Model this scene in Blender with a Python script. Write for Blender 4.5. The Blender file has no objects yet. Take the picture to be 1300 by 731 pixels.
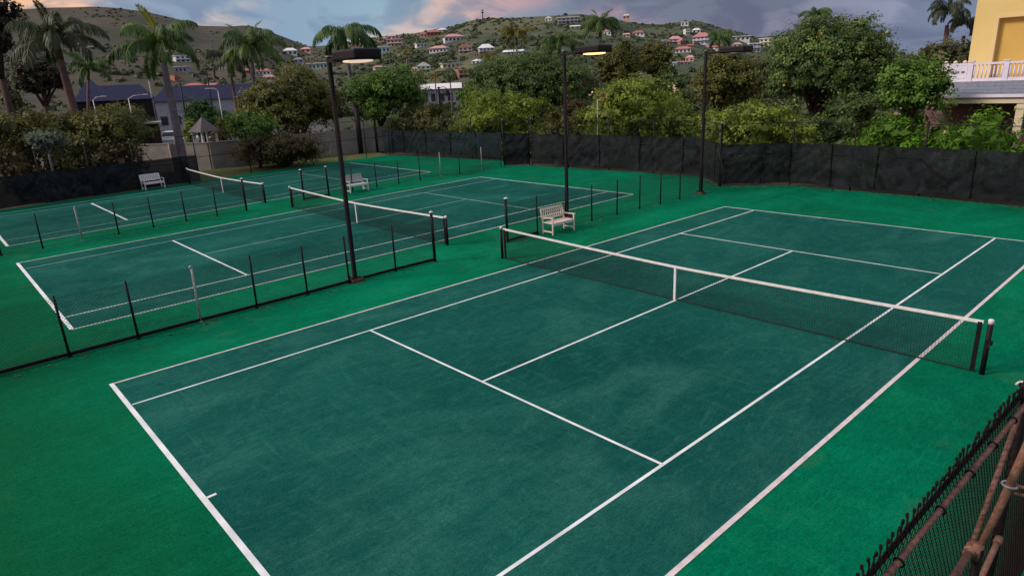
import bpy, bmesh, math, random
import numpy as np
from mathutils import Vector, noise as mnoise
sc = bpy.context.scene
COL = sc.collection
rng = random.Random(7)
R_ = math.radians

# ------------------------------------------------------------------ camera
F, CX, CY = 833.3, 650.0, 365.5
CAM = np.array([9.17, -13.778, 5.535])
az0, pt0, rl0 = R_(-48.37), R_(-17.35), R_(-2.62)
D_ = np.array([math.sin(az0)*math.cos(pt0), math.cos(az0)*math.cos(pt0), math.sin(pt0)])
r_ = np.array([math.cos(az0), -math.sin(az0), 0.0]); u_ = np.cross(r_, D_)
RT = math.cos(rl0)*r_ + math.sin(rl0)*u_
UP = -math.sin(rl0)*r_ + math.cos(rl0)*u_
def ray(px, py): return D_ + RT*(px-CX)/F - UP*(py-CY)/F
def P(px, py, d):                       # point at horizontal distance d on a line of sight
    v = ray(px, py); return CAM + v*(d/math.hypot(v[0], v[1]))
def G(px, py, z=0.0):
    v = ray(px, py); return CAM + v*((z-CAM[2])/v[2])
def depth(p): return float((np.array(p)-CAM) @ D_)
def azel(px, py):
    v = ray(px, py); h = math.hypot(v[0], v[1]); return math.atan2(v[0], v[1]), v[2]/h

cd = bpy.data.cameras.new('camera'); cam = bpy.data.objects.new('camera', cd); COL.objects.link(cam)
cd.sensor_width = 36; cd.lens = 36*F/1300; cd.clip_start = .1; cd.clip_end = 6000
from mathutils import Matrix
M = Matrix(((RT[0], UP[0], -D_[0], CAM[0]), (RT[1], UP[1], -D_[1], CAM[1]), (RT[2], UP[2], -D_[2], CAM[2]), (0, 0, 0, 1)))
cam.matrix_world = M
sc.camera = cam
sc.view_settings.view_transform = 'Standard'; sc.view_settings.look = 'None'; sc.view_settings.exposure = 0

# ------------------------------------------------------------------ materials
def lin(r, g, b):
    f = lambda c: (c/255/12.92) if c/255 <= .04045 else ((c/255+.055)/1.055)**2.4
    return (f(r), f(g), f(b), 1)
def newmat(name):
    m = bpy.data.materials.new(name); m.use_nodes = True
    nt = m.node_tree; b = nt.nodes['Principled BSDF']
    return m, nt, b
def mat(name, c, c2=None, rough=.7, scale=8, bump=0, bscale=60, metal=0, spec=.3, detail=6, dist=0):
    m, nt, b = newmat(name); N = nt.nodes.new; L = nt.links.new
    tc = N('ShaderNodeTexCoord')
    nz = N('ShaderNodeTexNoise'); nz.inputs['Scale'].default_value = scale; nz.inputs['Detail'].default_value = detail; nz.inputs['Distortion'].default_value = dist
    L(tc.outputs['Object'], nz.inputs['Vector'])
    rp = N('ShaderNodeValToRGB'); rp.color_ramp.elements[0].position = .3; rp.color_ramp.elements[1].position = .7
    c = tuple(c)[:3]+(1,); c2 = (tuple(c2)[:3]+(1,)) if c2 else tuple(x*.78 for x in c[:3])+(1,)
    rp.color_ramp.elements[0].color = c2; rp.color_ramp.elements[1].color = c
    L(nz.outputs['Fac'], rp.inputs['Fac']); L(rp.outputs['Color'], b.inputs['Base Color'])
    b.inputs['Roughness'].default_value = rough; b.inputs['Metallic'].default_value = metal
    b.inputs['Specular IOR Level'].default_value = spec
    if bump:
        n2 = N('ShaderNodeTexNoise'); n2.inputs['Scale'].default_value = bscale; n2.inputs['Detail'].default_value = 5
        L(tc.outputs['Object'], n2.inputs['Vector'])
        bp = N('ShaderNodeBump'); bp.inputs['Strength'].default_value = bump; bp.inputs['Distance'].default_value = .02
        L(n2.outputs['Fac'], bp.inputs['Height']); L(bp.outputs['Normal'], b.inputs['Normal'])
    return m
def turf(name, base, dark, light, warm, zone=None):
    """short-pile court surface: broad patches, brushed streaks and fibre grain"""
    m, nt, b = newmat(name); N = nt.nodes.new; L = nt.links.new
    tc = N('ShaderNodeTexCoord')
    def nz(scale, detail, dist=0, rough=.55, sx=1, sy=1, rot=0):
        mp = N('ShaderNodeMapping'); mp.inputs['Scale'].default_value = (sx, sy, 1); mp.inputs['Rotation'].default_value = (0, 0, rot)
        L(tc.outputs['Object'], mp.inputs['Vector'])
        t = N('ShaderNodeTexNoise'); t.inputs['Scale'].default_value = scale; t.inputs['Detail'].default_value = detail
        t.inputs['Distortion'].default_value = dist; t.inputs['Roughness'].default_value = rough
        L(mp.outputs['Vector'], t.inputs['Vector']); return t.outputs['Fac']
    def ramp(f, a, b2, lo=.0, hi=1.):
        r = N('ShaderNodeMapRange'); r.inputs['From Min'].default_value = a; r.inputs['From Max'].default_value = b2
        r.inputs['To Min'].default_value = lo; r.inputs['To Max'].default_value = hi
        L(f, r.inputs['Value']); return r.outputs['Result']
    def mix(f, A, B, mode='MIX'):
        x = N('ShaderNodeMix'); x.data_type = 'RGBA'; x.blend_type = mode
        for s, v in ((x.inputs[0], f), (x.inputs[6], A), (x.inputs[7], B)):
            if isinstance(v, (int, float, tuple)): s.default_value = v
            else: L(v, s)
        return x.outputs[2]
    c = mix(ramp(nz(.16, 4, .6), .36, .64), base, dark)
    c = mix(ramp(nz(.5, 6, 1.2, sx=1, sy=.5, rot=.7), .50, .80, 0, .75), c, light)
    c = mix(ramp(nz(1.7, 9, 3.2, .68, 1, .35, .9), .50, .72, 0, .45), c, light)
    c = mix(ramp(nz(2.3, 9, 3.6, .68, 1, .30, -.4), .50, .72, 0, .50), c, dark)
    c = mix(ramp(nz(1.2, 9, 4.0, .70, .3, 1, .25), .52, .74, 0, .36), c, light)
    c = mix(ramp(nz(1.6, 9, 4.5, .70, .28, 1, -.75), .52, .72, 0, .42), c, dark)
    c = mix(ramp(nz(.75, 5, .8), .60, .76, 0, .35), c, warm)
    c = mix(ramp(nz(5, 3, .3, .5, .06, 1, .6), .66, .74, 0, .35), c, light)
    c = mix(ramp(nz(5, 3, .3, .5, .06, 1, -.9), .67, .75, 0, .35), c, light)
    c = mix(ramp(nz(7, 3, .3, .5, .08, 1, 1.9), .66, .74, 0, .40), c, dark)
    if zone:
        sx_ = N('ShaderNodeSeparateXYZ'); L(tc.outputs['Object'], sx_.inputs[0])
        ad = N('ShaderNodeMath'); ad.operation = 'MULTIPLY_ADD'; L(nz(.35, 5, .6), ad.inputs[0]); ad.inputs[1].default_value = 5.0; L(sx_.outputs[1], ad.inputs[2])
        c = mix(ramp(ad.outputs[0], -7.6, -11.6, 0, .8), c, zone)  # edge darkening painted into the colour: darker, greener turf behind near baseline
    g = ramp(nz(34, 4, .5, .75), .3, .7, .66, 1.34)
    g2 = ramp(nz(11, 8, 2.5, .72, 1, .3, .6), .3, .7, .72, 1.28)
    mg = N('ShaderNodeMath'); mg.operation = 'MULTIPLY'; L(g, mg.inputs[0]); L(g2, mg.inputs[1])
    cm = N('ShaderNodeCombineColor')
    for i in range(3): L(mg.outputs[0], cm.inputs[i])
    c = mix(1.0, c, cm.outputs[0], 'MULTIPLY')
    L(c, b.inputs['Base Color']); b.inputs['Roughness'].default_value = .95; b.inputs['Specular IOR Level'].default_value = .02
    bp = N('ShaderNodeBump'); bp.inputs['Strength'].default_value = .5; bp.inputs['Distance'].default_value = .01
    L(nz(90, 4), bp.inputs['Height']); L(bp.outputs['Normal'], b.inputs['Normal'])
    return m
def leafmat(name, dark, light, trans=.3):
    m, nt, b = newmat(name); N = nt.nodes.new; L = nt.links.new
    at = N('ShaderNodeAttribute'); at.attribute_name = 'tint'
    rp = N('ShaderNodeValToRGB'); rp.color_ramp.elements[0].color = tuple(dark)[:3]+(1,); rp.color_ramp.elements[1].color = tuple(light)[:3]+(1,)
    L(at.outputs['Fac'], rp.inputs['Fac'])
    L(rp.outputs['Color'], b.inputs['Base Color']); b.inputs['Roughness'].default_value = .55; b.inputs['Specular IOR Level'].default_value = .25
    tr = N('ShaderNodeBsdfTranslucent'); L(rp.outputs['Color'], tr.inputs['Color'])
    mx = N('ShaderNodeMixShader'); mx.inputs[0].default_value = trans
    L(b.outputs[0], mx.inputs[1]); L(tr.outputs[0], mx.inputs[2])
    L(mx.outputs[0], nt.nodes['Material Output'].inputs['Surface'])
    return m
MT = {}
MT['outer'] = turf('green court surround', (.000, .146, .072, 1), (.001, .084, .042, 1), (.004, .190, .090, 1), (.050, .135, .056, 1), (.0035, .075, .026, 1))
MT['inner'] = turf('dark teal court', (.0085, .090, .072, 1), (.0048, .060, .051, 1), (.032, .140, .113, 1), (.018, .082, .064, 1))
MT['line'] = mat('white line tape', (.84, .82, .84), (.56, .55, .56), .8, 2.2, .2, 80)
MT['linepink'] = mat('worn pinkish line tape', (.74, .62, .63), (.52, .42, .43), .8, 5, .2, 80)
MT['linefaint'] = mat('faded line tape', (.30, .42, .40), (.16, .26, .24), .8, 3, .2, 80)
MT['black'] = mat('black coated steel', (.006, .005, .007), (.013, .010, .011), .55, 14, .1, 60, 0, .15)
MT['bronze'] = mat('dark bronze pole paint', (.009, .006, .009), (.014, .009, .012), .55, 6, .1, 40, 0, .2)
MT['wire'] = mat('black chain link wire', (.008, .009, .009), (.012, .012, .012), .6, 10, 0, 60, 0, .1)
MT['nearwire'] = mat('black vinyl wire', (.006, .004, .005), (.018, .009, .009), .6, 10, 0, 60, 0, .1)
MT['rust'] = mat('rusty painted pipe', (.27, .125, .095), (.085, .040, .034), .7, 22, .5, 70)
MT['rustlight'] = mat('faded brown pipe', (.33, .16, .11), (.15, .065, .045), .65, 16, .4, 70)
MT['galv'] = mat('pale galvanised post', (.42, .36, .36), (.22, .19, .19), .5, 20, .3, 50)
MT['screen'] = mat('black windscreen fabric', (.0030, .0042, .0056), (.017, .0205, .0255), .8, .9, .9, 9, 0, .12, 9, 2.2)
MT['screenblue'] = mat('faded blue black windscreen fabric', (.005, .0105, .0145), (.013, .024, .030), .8, 1.1, .9, 9, 0, .12, 9, 2.2)
for k_ in ('screen', 'screenblue'):
    m_ = MT[k_]; nn = m_.node_tree; tb = nn.nodes.new('ShaderNodeBsdfTransparent'); mx_ = nn.nodes.new('ShaderNodeMixShader'); mx_.inputs[0].default_value = .08
    nn.links.new(nn.nodes['Principled BSDF'].outputs[0], mx_.inputs[1]); nn.links.new(tb.outputs[0], mx_.inputs[2]); nn.links.new(mx_.outputs[0], nn.nodes['Material Output'].inputs['Surface'])
MT['netcord'] = mat('black net cord', (.008, .012, .012), (.012, .016, .016), .8, 10)
MT['white'] = mat('white vinyl band', (.80, .74, .73), (.62, .55, .55), .6, 9, .1, 50)
MT['offwhite'] = mat('white painted metal', (.72, .66, .68), (.5, .45, .47), .5, 12)
MT['bench'] = mat('pale pinkish painted wood', (.84, .68, .59), (.66, .49, .42), .6, 14, .2, 60)
MT['benchgrey'] = mat('weathered whitish wood', (.78, .71, .72), (.60, .53, .55), .6, 14, .2, 60)
MT['benchseat'] = mat('pale pink seat slats', (.84, .64, .63), (.68, .49, .49), .6, 14, .2, 60)
MT['concrete'] = mat('beige grey rendered wall', (.30, .26, .235), (.20, .17, .155), .9, 1.2, .4, 14)
MT['soil'] = mat('brown soil and dry litter', (.060, .032, .020), (.020, .026, .010), .95, 1.6, .8, 14)
MT['glade'] = mat('dark rough undergrowth ground', (.040, .042, .016), (.018, .024, .010), .95, .35, .8, 6)
MT['grassstrip'] = mat('rough lawn', (.11, .115, .03), (.055, .075, .018), .95, 3, .8, 40)
MT['asphalt'] = mat('car park asphalt', (.10, .085, .085), (.07, .06, .06), .9, 4)
MT['footing'] = mat('rusty footing', (.16, .06, .035), (.05, .025, .018), .8, 12)
MT['trunk'] = mat('brown bark', (.085, .05, .04), (.04, .024, .02), .9, 6, .6, 20)
MT['palmtrunk'] = mat('grey palm trunk', (.19, .15, .165), (.10, .075, .085), .8, 3, .5, 12)
MT['palmred'] = mat('reddish grey palm trunk', (.17, .085, .075), (.09, .05, .05), .8, 3, .5, 12)
MT['shaft'] = mat('green brown palm crownshaft', (.10, .11, .035), (.14, .06, .03), .5, 3)
MT['bluemetal'] = mat('dark blue standing seam roof', (.030, .032, .072), (.020, .022, .052), .8, 2, 0, 60, 0, .1)
MT['wallgrey'] = mat('pale grey wall', (.38, .36, .40), (.28, .26, .30), .8, 2)
MT['yellow'] = mat('yellow stucco', (.72, .53, .22), (.64, .46, .18), .85, .45, .3, 40)
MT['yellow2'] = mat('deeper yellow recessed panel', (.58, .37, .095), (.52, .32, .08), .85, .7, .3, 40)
MT['yellowtrim'] = mat('pale yellow trim', (.72, .52, .26), (.66, .46, .22), .8, 1)
MT['cream'] = mat('cream fascia', (.66, .55, .38), (.58, .47, .32), .8, 1)
MT['mauve'] = mat('mauve brick wall', (.20, .10, .115), (.11, .06, .07), .9, 5, .5, 30)
MT['whitepaint'] = mat('white paint with lilac cast', (.74, .66, .76), (.62, .55, .66), .6, 2)
MT['shingle'] = mat('blue grey shingles', (.20, .21, .26), (.13, .14, .18), .85, 7, .4, 24)
MT['glass'] = mat('dark window glass', (.02, .025, .035), (.03, .035, .045), .4, 2, 0, 0, 0, .3)
MT['carwhite'] = mat('white car paint', (.74, .74, .76), (.68, .68, .70), .3, 3)
MT['cardark'] = mat('dark car paint', (.05, .05, .055), (.04, .04, .045), .3, 3)
MT['tyre'] = mat('black rubber', (.015, .015, .015), (.01, .01, .01), .8, 8)
MT['chrome'] = mat('headlight glass', (.7, .7, .68), (.6, .6, .6), .2, 3)
MT['thatch'] = mat('grey shingled hut roof', (.19, .155, .165), (.12, .10, .105), .9, 9, .5, 25)
MT['red'] = mat('faded red panel', (.24, .022, .015), (.16, .018, .012), .6, 3)
def emit(name, c, s):
    m, nt, b = newmat(name)
    b.inputs['Base Color'].default_value = c; b.inputs['Emission Color'].default_value = c; b.inputs['Emission Strength'].default_value = s
    return m
MT['lampwarm'] = emit('lit warm lamp lens', (1, .62, .27, 1), 2.2)
MT['lamppale'] = emit('lit pale lamp lens', (1, .70, .52, 1), .75)
MT['lampdim'] = emit('dim lamp lens', (.35, .30, .28, 1), .05)

# ------------------------------------------------------------------ mesh helpers
class MB:
    def __init__(s): s.v = []; s.f = []; s.smooth = False
    def add(s, vs, fs):
        o = len(s.v); s.v += [tuple(map(float, p)) for p in vs]; s.f += [tuple(i+o for i in f) for f in fs]; return s
    def box(s, x0, x1, y0, y1, z0, z1):
        return s.add([(x0,y0,z0),(x1,y0,z0),(x1,y1,z0),(x0,y1,z0),(x0,y0,z1),(x1,y0,z1),(x1,y1,z1),(x0,y1,z1)],
                     [(0,3,2,1),(4,5,6,7),(0,1,5,4),(1,2,6,5),(2,3,7,6),(3,0,4,7)])
    def bar(s, a, b, w, h=None, up=(0,0,1)):       # rectangular bar a->b, w sideways, h along 'up'
        h = w if h is None else h
        a = np.array(a, float); b = np.array(b, float); t = b-a; t /= np.linalg.norm(t)
        u = np.array(up, float)
        if abs(t @ u) > .98: u = np.array([1., 0, 0])
        r = np.cross(t, u); r /= np.linalg.norm(r); u = np.cross(r, t)
        vs = [p + r*sx*w/2 + u*sz*h/2 for p in (a, b) for sx, sz in ((-1,-1),(1,-1),(1,1),(-1,1))]
        return s.add(vs, [(3,2,1,0),(4,5,6,7),(0,1,5,4),(1,2,6,5),(2,3,7,6),(3,0,4,7)])
    def tube(s, pts, rad, n=8, cap=True):
        pts = [np.array(p, float) for p in pts]
        if not hasattr(rad, '__len__'): rad = [rad]*len(pts)
        t0 = pts[1]-pts[0]; ref = np.array([0, 0, 1.]) if abs(t0[2]) < .9*np.linalg.norm(t0) else np.array([1., 0, 0])
        vs = []
        for i, p in enumerate(pts):
            t = pts[min(i+1, len(pts)-1)] - pts[max(i-1, 0)]; t = t/np.linalg.norm(t)
            a = np.cross(t, ref); a /= np.linalg.norm(a); b = np.cross(a, t); ref = b
            for k in range(n):
                q = 2*math.pi*k/n; vs.append(p + rad[i]*(math.cos(q)*a + math.sin(q)*b))
        fs = [(i*n+k, i*n+(k+1) % n, (i+1)*n+(k+1) % n, (i+1)*n+k) for i in range(len(pts)-1) for k in range(n)]
        if cap: fs += [tuple(range(n))[::-1], tuple(range((len(pts)-1)*n, len(pts)*n))]
        return s.add(vs, fs)
    def build(s, name, m, parent=None, smooth=False, loc=None, rz=0):
        me = bpy.data.meshes.new(name); me.from_pydata(s.v, [], s.f); me.update()
        if smooth: me.shade_smooth()
        o = bpy.data.objects.new(name, me); COL.objects.link(o); me.materials.append(m)
        if parent is not None: o.parent = parent
        if loc is not None: o.location = loc
        o.rotation_euler.z = rz
        return o
def bevel(o, w=.02, seg=2):
    bm = bmesh.new(); bm.from_mesh(o.data)
    bmesh.ops.bevel(bm, geom=bm.edges[:], offset=w, segments=seg, affect='EDGES', profile=.5)
    bm.to_mesh(o.data); bm.free(); return o
def tag(o, label=None, cat=None, group=None, kind=None):
    if label: o['label'] = label
    if cat: o['category'] = cat
    if group: o['group'] = group
    if kind: o['kind'] = kind
    return o
def thing(name, label, cat, loc=(0, 0, 0), rz=0, group=None):
    o = bpy.data.objects.new(name, None); COL.objects.link(o); o.location = [float(c) for c in loc]; o.rotation_euler.z = rz
    o.empty_display_size = .2
    return tag(o, label, cat, group)
def sheet(name, pts, z, m):
    mb = MB(); mb.add([(p[0], p[1], z) for p in pts], [tuple(range(len(pts)))])
    return mb.build(name, m)

# ------------------------------------------------------------------ world and sun
w = bpy.data.worlds.new('World'); sc.world = w; w.use_nodes = True
nt = w.node_tree; N = nt.nodes.new; L = nt.links.new
bg = nt.nodes['Background']; bg.inputs['Strength'].default_value = .1
sky = N('ShaderNodeTexSky'); sky.sky_type = 'NISHITA'; sky.sun_disc = False
SUN_AZ, SUN_EL = R_(-150), R_(36)
sky.sun_elevation = SUN_EL; sky.sun_rotation = SUN_AZ
sky.air_density = 1.2; sky.dust_density = 2.0
tc = N('ShaderNodeTexCoord'); sp = N('ShaderNodeSeparateXYZ'); L(tc.outputs['Generated'], sp.inputs[0])
def math_(op, a, b=None):
    n = N('ShaderNodeMath'); n.operation = op
    for i, v in enumerate((a, b)):
        if v is None: continue
        if isinstance(v, (int, float)): n.inputs[i].default_value = v
        else: L(v, n.inputs[i])
    return n.outputs[0]
def mixc(f, a, b, mode='MIX'):
    x = N('ShaderNodeMix'); x.data_type = 'RGBA'; x.blend_type = mode
    for s, v in ((x.inputs[0], f), (x.inputs[6], a), (x.inputs[7], b)):
        if isinstance(v, (int, float, tuple)): s.default_value = v
        else: L(v, s)
    return x.outputs[2]
def rng_(v, a, b, lo=0., hi=1.):
    r = N('ShaderNodeMapRange'); r.interpolation_type = 'SMOOTHSTEP'
    for k, x in (('From Min', a), ('From Max', b), ('To Min', lo), ('To Max', hi)): r.inputs[k].default_value = x
    L(v, r.inputs['Value']); return r.outputs['Result']
azn = math_('ARCTAN2', sp.outputs[0], sp.outputs[1])                 # bearing
fac = rng_(azn, R_(-95), R_(5)); 
fl = N('ShaderNodeMapRange'); fl.inputs['From Min'].default_value = R_(-95); fl.inputs['From Max'].default_value = R_(5); L(azn, fl.inputs['Value'])
# cloud deck coordinates: flat layer seen from below
cv = N('ShaderNodeVectorMath'); cv.operation = 'MULTIPLY'; L(tc.outputs['Generated'], cv.inputs[0]); cv.inputs[1].default_value = (1, 1, 2.6)
def cloud(scale, detail, dist=.4):
    n = N('ShaderNodeTexNoise'); n.inputs['Scale'].default_value = scale; n.inputs['Detail'].default_value = detail; n.inputs['Distortion'].default_value = dist
    n.inputs['Roughness'].default_value = .52
    L(cv.outputs[0], n.inputs['Vector']); return n.outputs['Fac']
def ramp_(f, stops, k=9.6):
    r = N('ShaderNodeValToRGB'); e = r.color_ramp.elements
    while len(e) < len(stops): e.new(.5)
    for x, (p, c) in zip(e, stops):
        x.position = p; c = lin(*c); x.color = (c[0], c[1], c[2], 1)
    L(f, r.inputs['Fac'])
    return mixc(1.0, r.outputs['Color'], (k, k, k, 1), 'MULTIPLY')
A = lambda d: (d+95)/100
clear = ramp_(fl.outputs[0], [(0, (190, 160, 150)), (A(-80), (150, 165, 185)), (A(-68), (140, 165, 190)), (A(-58), (150, 180, 200)), (A(-50), (138, 158, 180)),
                              (A(-40), (124, 132, 152)), (A(-28), (112, 120, 140)), (A(-15), (124, 136, 162))])
lit = ramp_(fl.outputs[0], [(0, (255, 205, 150)), (A(-80), (250, 200, 165)), (A(-70), (222, 205, 192)), (A(-58), (205, 195, 192)), (A(-51), (222, 184, 174)),
                            (A(-45), (176, 154, 168)), (A(-30), (134, 130, 152)), (A(-15), (150, 160, 186))])
bump_ = N('ShaderNodeValToRGB'); be = bump_.color_ramp.elements
for p_, v_ in ((A(-70), .5), (A(-62), .40), (A(-56), .50), (A(-52), .64), (A(-46), .60), (A(-40), .5)):
    e_ = be.new(p_); e_.color = (v_, v_, v_, 1)
be[0].color = (.62, .62, .62, 1); be[-1].color = (.5, .5, .5, 1)
L(fl.outputs[0], bump_.inputs['Fac'])
m1 = rng_(math_('ADD', cloud(4.2, 8, .6), math_('SUBTRACT', bump_.outputs['Color'], .5)), .45, .57)
m2 = rng_(cloud(11, 9, .8), .46, .64, 0, .75)
c = mixc(m1, clear, lit); c = mixc(m2, c, mixc(1.0, clear, (.74, .72, .80, 1), 'MULTIPLY'))
# higher up: Nishita sky veiled by thin dusk overcast
up = mixc(.6, sky.outputs[0], (8.2, 8.4, 9.2, 1))
c = mixc(rng_(sp.outputs[2], .14, .55), c, up)
L(c, bg.inputs['Color'])
sl = bpy.data.lights.new('sun', 'SUN'); so = bpy.data.objects.new('sun', sl); COL.objects.link(so)
sl.energy = 2.75; sl.angle = R_(13); sl.color = (1, .91, .80)
sdir = Vector((math.sin(SUN_AZ)*math.cos(SUN_EL), math.cos(SUN_AZ)*math.cos(SUN_EL), math.sin(SUN_EL)))
so.rotation_euler = sdir.to_track_quat('Z', 'Y').to_euler(); so.location = (0, 0, 60)

# ------------------------------------------------------------------ ground, hills
SKY = [(-500, 40), (-200, 22), (0, 14), (60, 10), (97, 9.5), (120, 8.4), (153, 10.7), (188, 16), (216, 22), (254, 33), (293, 34), (313, 32), (330, 36), (353, 44.5), (394, 60),
       (430, 56), (478, 48), (508, 44), (531, 42), (549, 38), (574, 34), (600, 25.5), (625, 23), (648, 23), (670, 22), (737, 18), (782, 25), (823, 32), (845, 31), (869, 27), (889, 27), (910, 35),
       (932, 39), (958, 48), (985, 46), (1010, 50), (1060, 58), (1140, 68), (1200, 74), (1300, 84), (1500, 100), (2200, 100)]
RD = [(-500, 650), (300, 640), (394, 760), (440, 640), (520, 560), (640, 520), (740, 520), (820, 640), (870, 700), (958, 900), (990, 1200), (1200, 1300), (2200, 1300)]
T_AZ = [azel(*p)[0] for p in SKY if True]; T_EL = [azel(*p)[1] for p in SKY]
R_AZ = [azel(px, 60)[0] for px, _ in RD]; R_R = [r for _, r in RD]
R0 = 175.0
def hill_z(a, r):
    rr = float(np.interp(a, R_AZ, R_R)); te = float(np.interp(a, T_AZ, T_EL))
    zr = 5.5 + te*rr
    x, y = CAM[0]+r*math.sin(a), CAM[1]+r*math.cos(a)
    n = mnoise.fractal(Vector((x/85, y/85, 3.1)), 1.0, 2.0, 4)*.06
    if r <= R0: return -.3
    t = (r-R0)/(rr-R0)
    if t <= 1:
        s = t**1.12; return -.3 + (zr+.3)*(s + n*math.sin(math.pi*min(t, 1)))
    return zr - (t-1)*zr*1.1 + n*zr*min(1, (t-1)*4)
AZS = np.linspace(R_(-128), R_(45), 300); 
TS = np.concatenate([np.linspace(0, 1, 56), [1.05, 1.12, 1.25, 1.5]])
mb = MB(); vs = []; fs = []
for i, a in enumerate(AZS):
    rr = float(np.interp(a, R_AZ, R_R))
    for t in TS:
        r = R0-12 + t*(rr-R0+12)
        vs.append((CAM[0]+r*math.sin(a), CAM[1]+r*math.cos(a), hill_z(a, r)))
nT = len(TS)
for i in range(len(AZS)-1):
    for j in range(nT-1): fs.append((i*nT+j, i*nT+j+1, (i+1)*nT+j+1, (i+1)*nT+j))
mb.add(vs, fs)
m, ntm, b = newmat('scrubby hillside'); N = ntm.nodes.new; L = ntm.links.new
tcm = N('ShaderNodeTexCoord')
def nzm(s, d, di=.5):
    n = N('ShaderNodeTexNoise'); n.inputs['Scale'].default_value = s; n.inputs['Detail'].default_value = d; n.inputs['Distortion'].default_value = di
    L(tcm.outputs['Object'], n.inputs['Vector']); return n.outputs['Fac']
def mixm(f, a, b2, mode='MIX'):
    x = N('ShaderNodeMix'); x.data_type = 'RGBA'; x.blend_type = mode
    for s, v in ((x.inputs[0], f), (x.inputs[6], a), (x.inputs[7], b2)):
        if isinstance(v, (int, float, tuple)): s.default_value = v
        else: L(v, s)
    return x.outputs[2]
def rm(f, a, b2, lo=0., hi=1.):
    r = N('ShaderNodeMapRange')
    for k, x in (('From Min', a), ('From Max', b2), ('To Min', lo), ('To Max', hi)): r.inputs[k].default_value = x
    L(f, r.inputs['Value']); return r.outputs['Result']
spx = N('ShaderNodeSeparateXYZ'); L(tcm.outputs['Object'], spx.inputs[0])
ratio = N('ShaderNodeMath'); ratio.operation = 'ARCTAN2'; L(spx.outputs[0], ratio.inputs[0]); L(spx.outputs[1], ratio.inputs[1])
leftness = rm(ratio.outputs[0], R_(-58), R_(-68))
green = mixm(rm(nzm(.03, 6), .42, .60), (.088, .106, .044, 1), (.042, .058, .026, 1))
green = mixm(rm(nzm(.012, 4), .52, .66), green, (.135, .130, .062, 1))
brown = mixm(rm(nzm(.02, 7), .40, .62), (.086, .064, .040, 1), (.042, .042, .025, 1))
cc = mixm(leftness, green, brown)
cc = mixm(rm(nzm(.16, 8), .45, .62, 0, .65), cc, (.036, .042, .022, 1))
cc = mixm(.12, cc, (.17, .17, .20, 1))  # distance haze mixed evenly into the hill colour
L(cc, b.inputs['Base Color']); b.inputs['Roughness'].default_value = .95; b.inputs['Specular IOR Level'].default_value = .05
hills = tag(mb.build('hills', m, smooth=True), kind='structure')
N = nt.nodes.new; L = nt.links.new

g = MB(); n_ = 96
g.add([(0, 0, -.32)] + [(3000*math.cos(2*math.pi*k/n_), 3000*math.sin(2*math.pi*k/n_), -.32) for k in range(n_)], [(0, k+1, (k+1) % n_+1) for k in range(n_)])
tag(g.build('ground', MT['glade']), kind='structure')
tag(sheet('soil_strip', [(-46, -26), (20, -26), (20, 22), (-46, 22)], -.20, MT['soil']), kind='structure')
# ------------------------------------------------------------------ courts
SURF = [(-44, -26), (17, -26), (17, 18.2), (8.6, 18.0), (3.7, 18.15), (-.15, 18.55), (-6, 18.65), (-8.4, 16.9), (-9.0, 17.0), (-11.3, 19.1), (-24.2, 18.1), (-25.5, 17.1), (-28.3, 19.1),
        (-40.9, 17.3), (-40.6, 12.4), (-39.9, 4.7), (-38.75, .2), (-38.1, -3.2), (-37.0, -10.7), (-36.4, -14), (-36, -26)]
sf = MB(); npt = len(SURF); SURF = SURF[1:]; npt = len(SURF)
sf.add([(x, y, 0) for x, y in SURF] + [(x, y, -.12) for x, y in SURF], [tuple(range(npt))] + [(i, i+npt, (i+1) % npt+npt, (i+1) % npt) for i in range(npt)])
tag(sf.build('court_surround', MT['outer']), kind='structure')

def court(Lf, SLf, Cf, SRf, Rf, yb0, ys0, ys1, yb1, pink_right=True, faint=False):
    """each sideline is (x at near baseline, x at far baseline)"""
    fx = lambda e, y: e[0] + (e[1]-e[0])*(y-yb0)/(yb1-yb0)
    tag(sheet('tennis_court', [(Lf[0], yb0), (Rf[0], yb0), (Rf[1], yb1), (Lf[1], yb1)], .004, MT['inner']), kind='structure')
    lay = [0]
    sets = {'line': MB(), 'linepink': MB(), 'linefaint': MB()}
    def vline(k, e, y0, y1, wd, z=.008):
        sets[k].add([(fx(e, y0)-wd/2, y0, z), (fx(e, y0)+wd/2, y0, z), (fx(e, y1)+wd/2, y1, z), (fx(e, y1)-wd/2, y1, z)], [(0, 1, 2, 3)])
    def hline(k, y, e0, e1, wd, z=.0085, pad=0):
        sets[k].add([(fx(e0, y)-pad, y-wd/2, z), (fx(e1, y)+pad, y-wd/2, z), (fx(e1, y)+pad, y+wd/2, z), (fx(e0, y)-pad, y+wd/2, z)], [(0, 1, 2, 3)])
    return fx, sets, vline, hline
# court nearest the camera
fx, S, V, Hh = court((-5.608, -5.608), (-4.202, -4.202), (0, 0), (4.202, 4.202), (5.608, 5.608), -11.76, -6.524, 6.43, 11.836)
c_ = lambda x: (x, x)
V('linepink', c_(-5.58), -11.76, 11.836, .055); V('linepink', c_(5.608), -11.76, 11.836, .075)
V('line', c_(-4.2), -11.70, 11.80, .05); V('line', c_(4.202), -11.70, 11.80, .055)
Hh('line', -11.76, c_(-5.6), c_(5.64), .085, .012); Hh('line', 11.836, c_(-5.6), c_(5.64), .06, .012)
Hh('line', -6.524, c_(-4.2), c_(4.2), .055, .012); Hh('line', 6.43, c_(-4.2), c_(4.2), .055, .012)
V('line', c_(0), -6.50, 6.40, .055); V('line', c_(0), -11.715, -11.58, .055)
for k, mb in S.items():
    if mb.v: tag(mb.build('court_markings', MT[k]), kind='structure')
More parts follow.
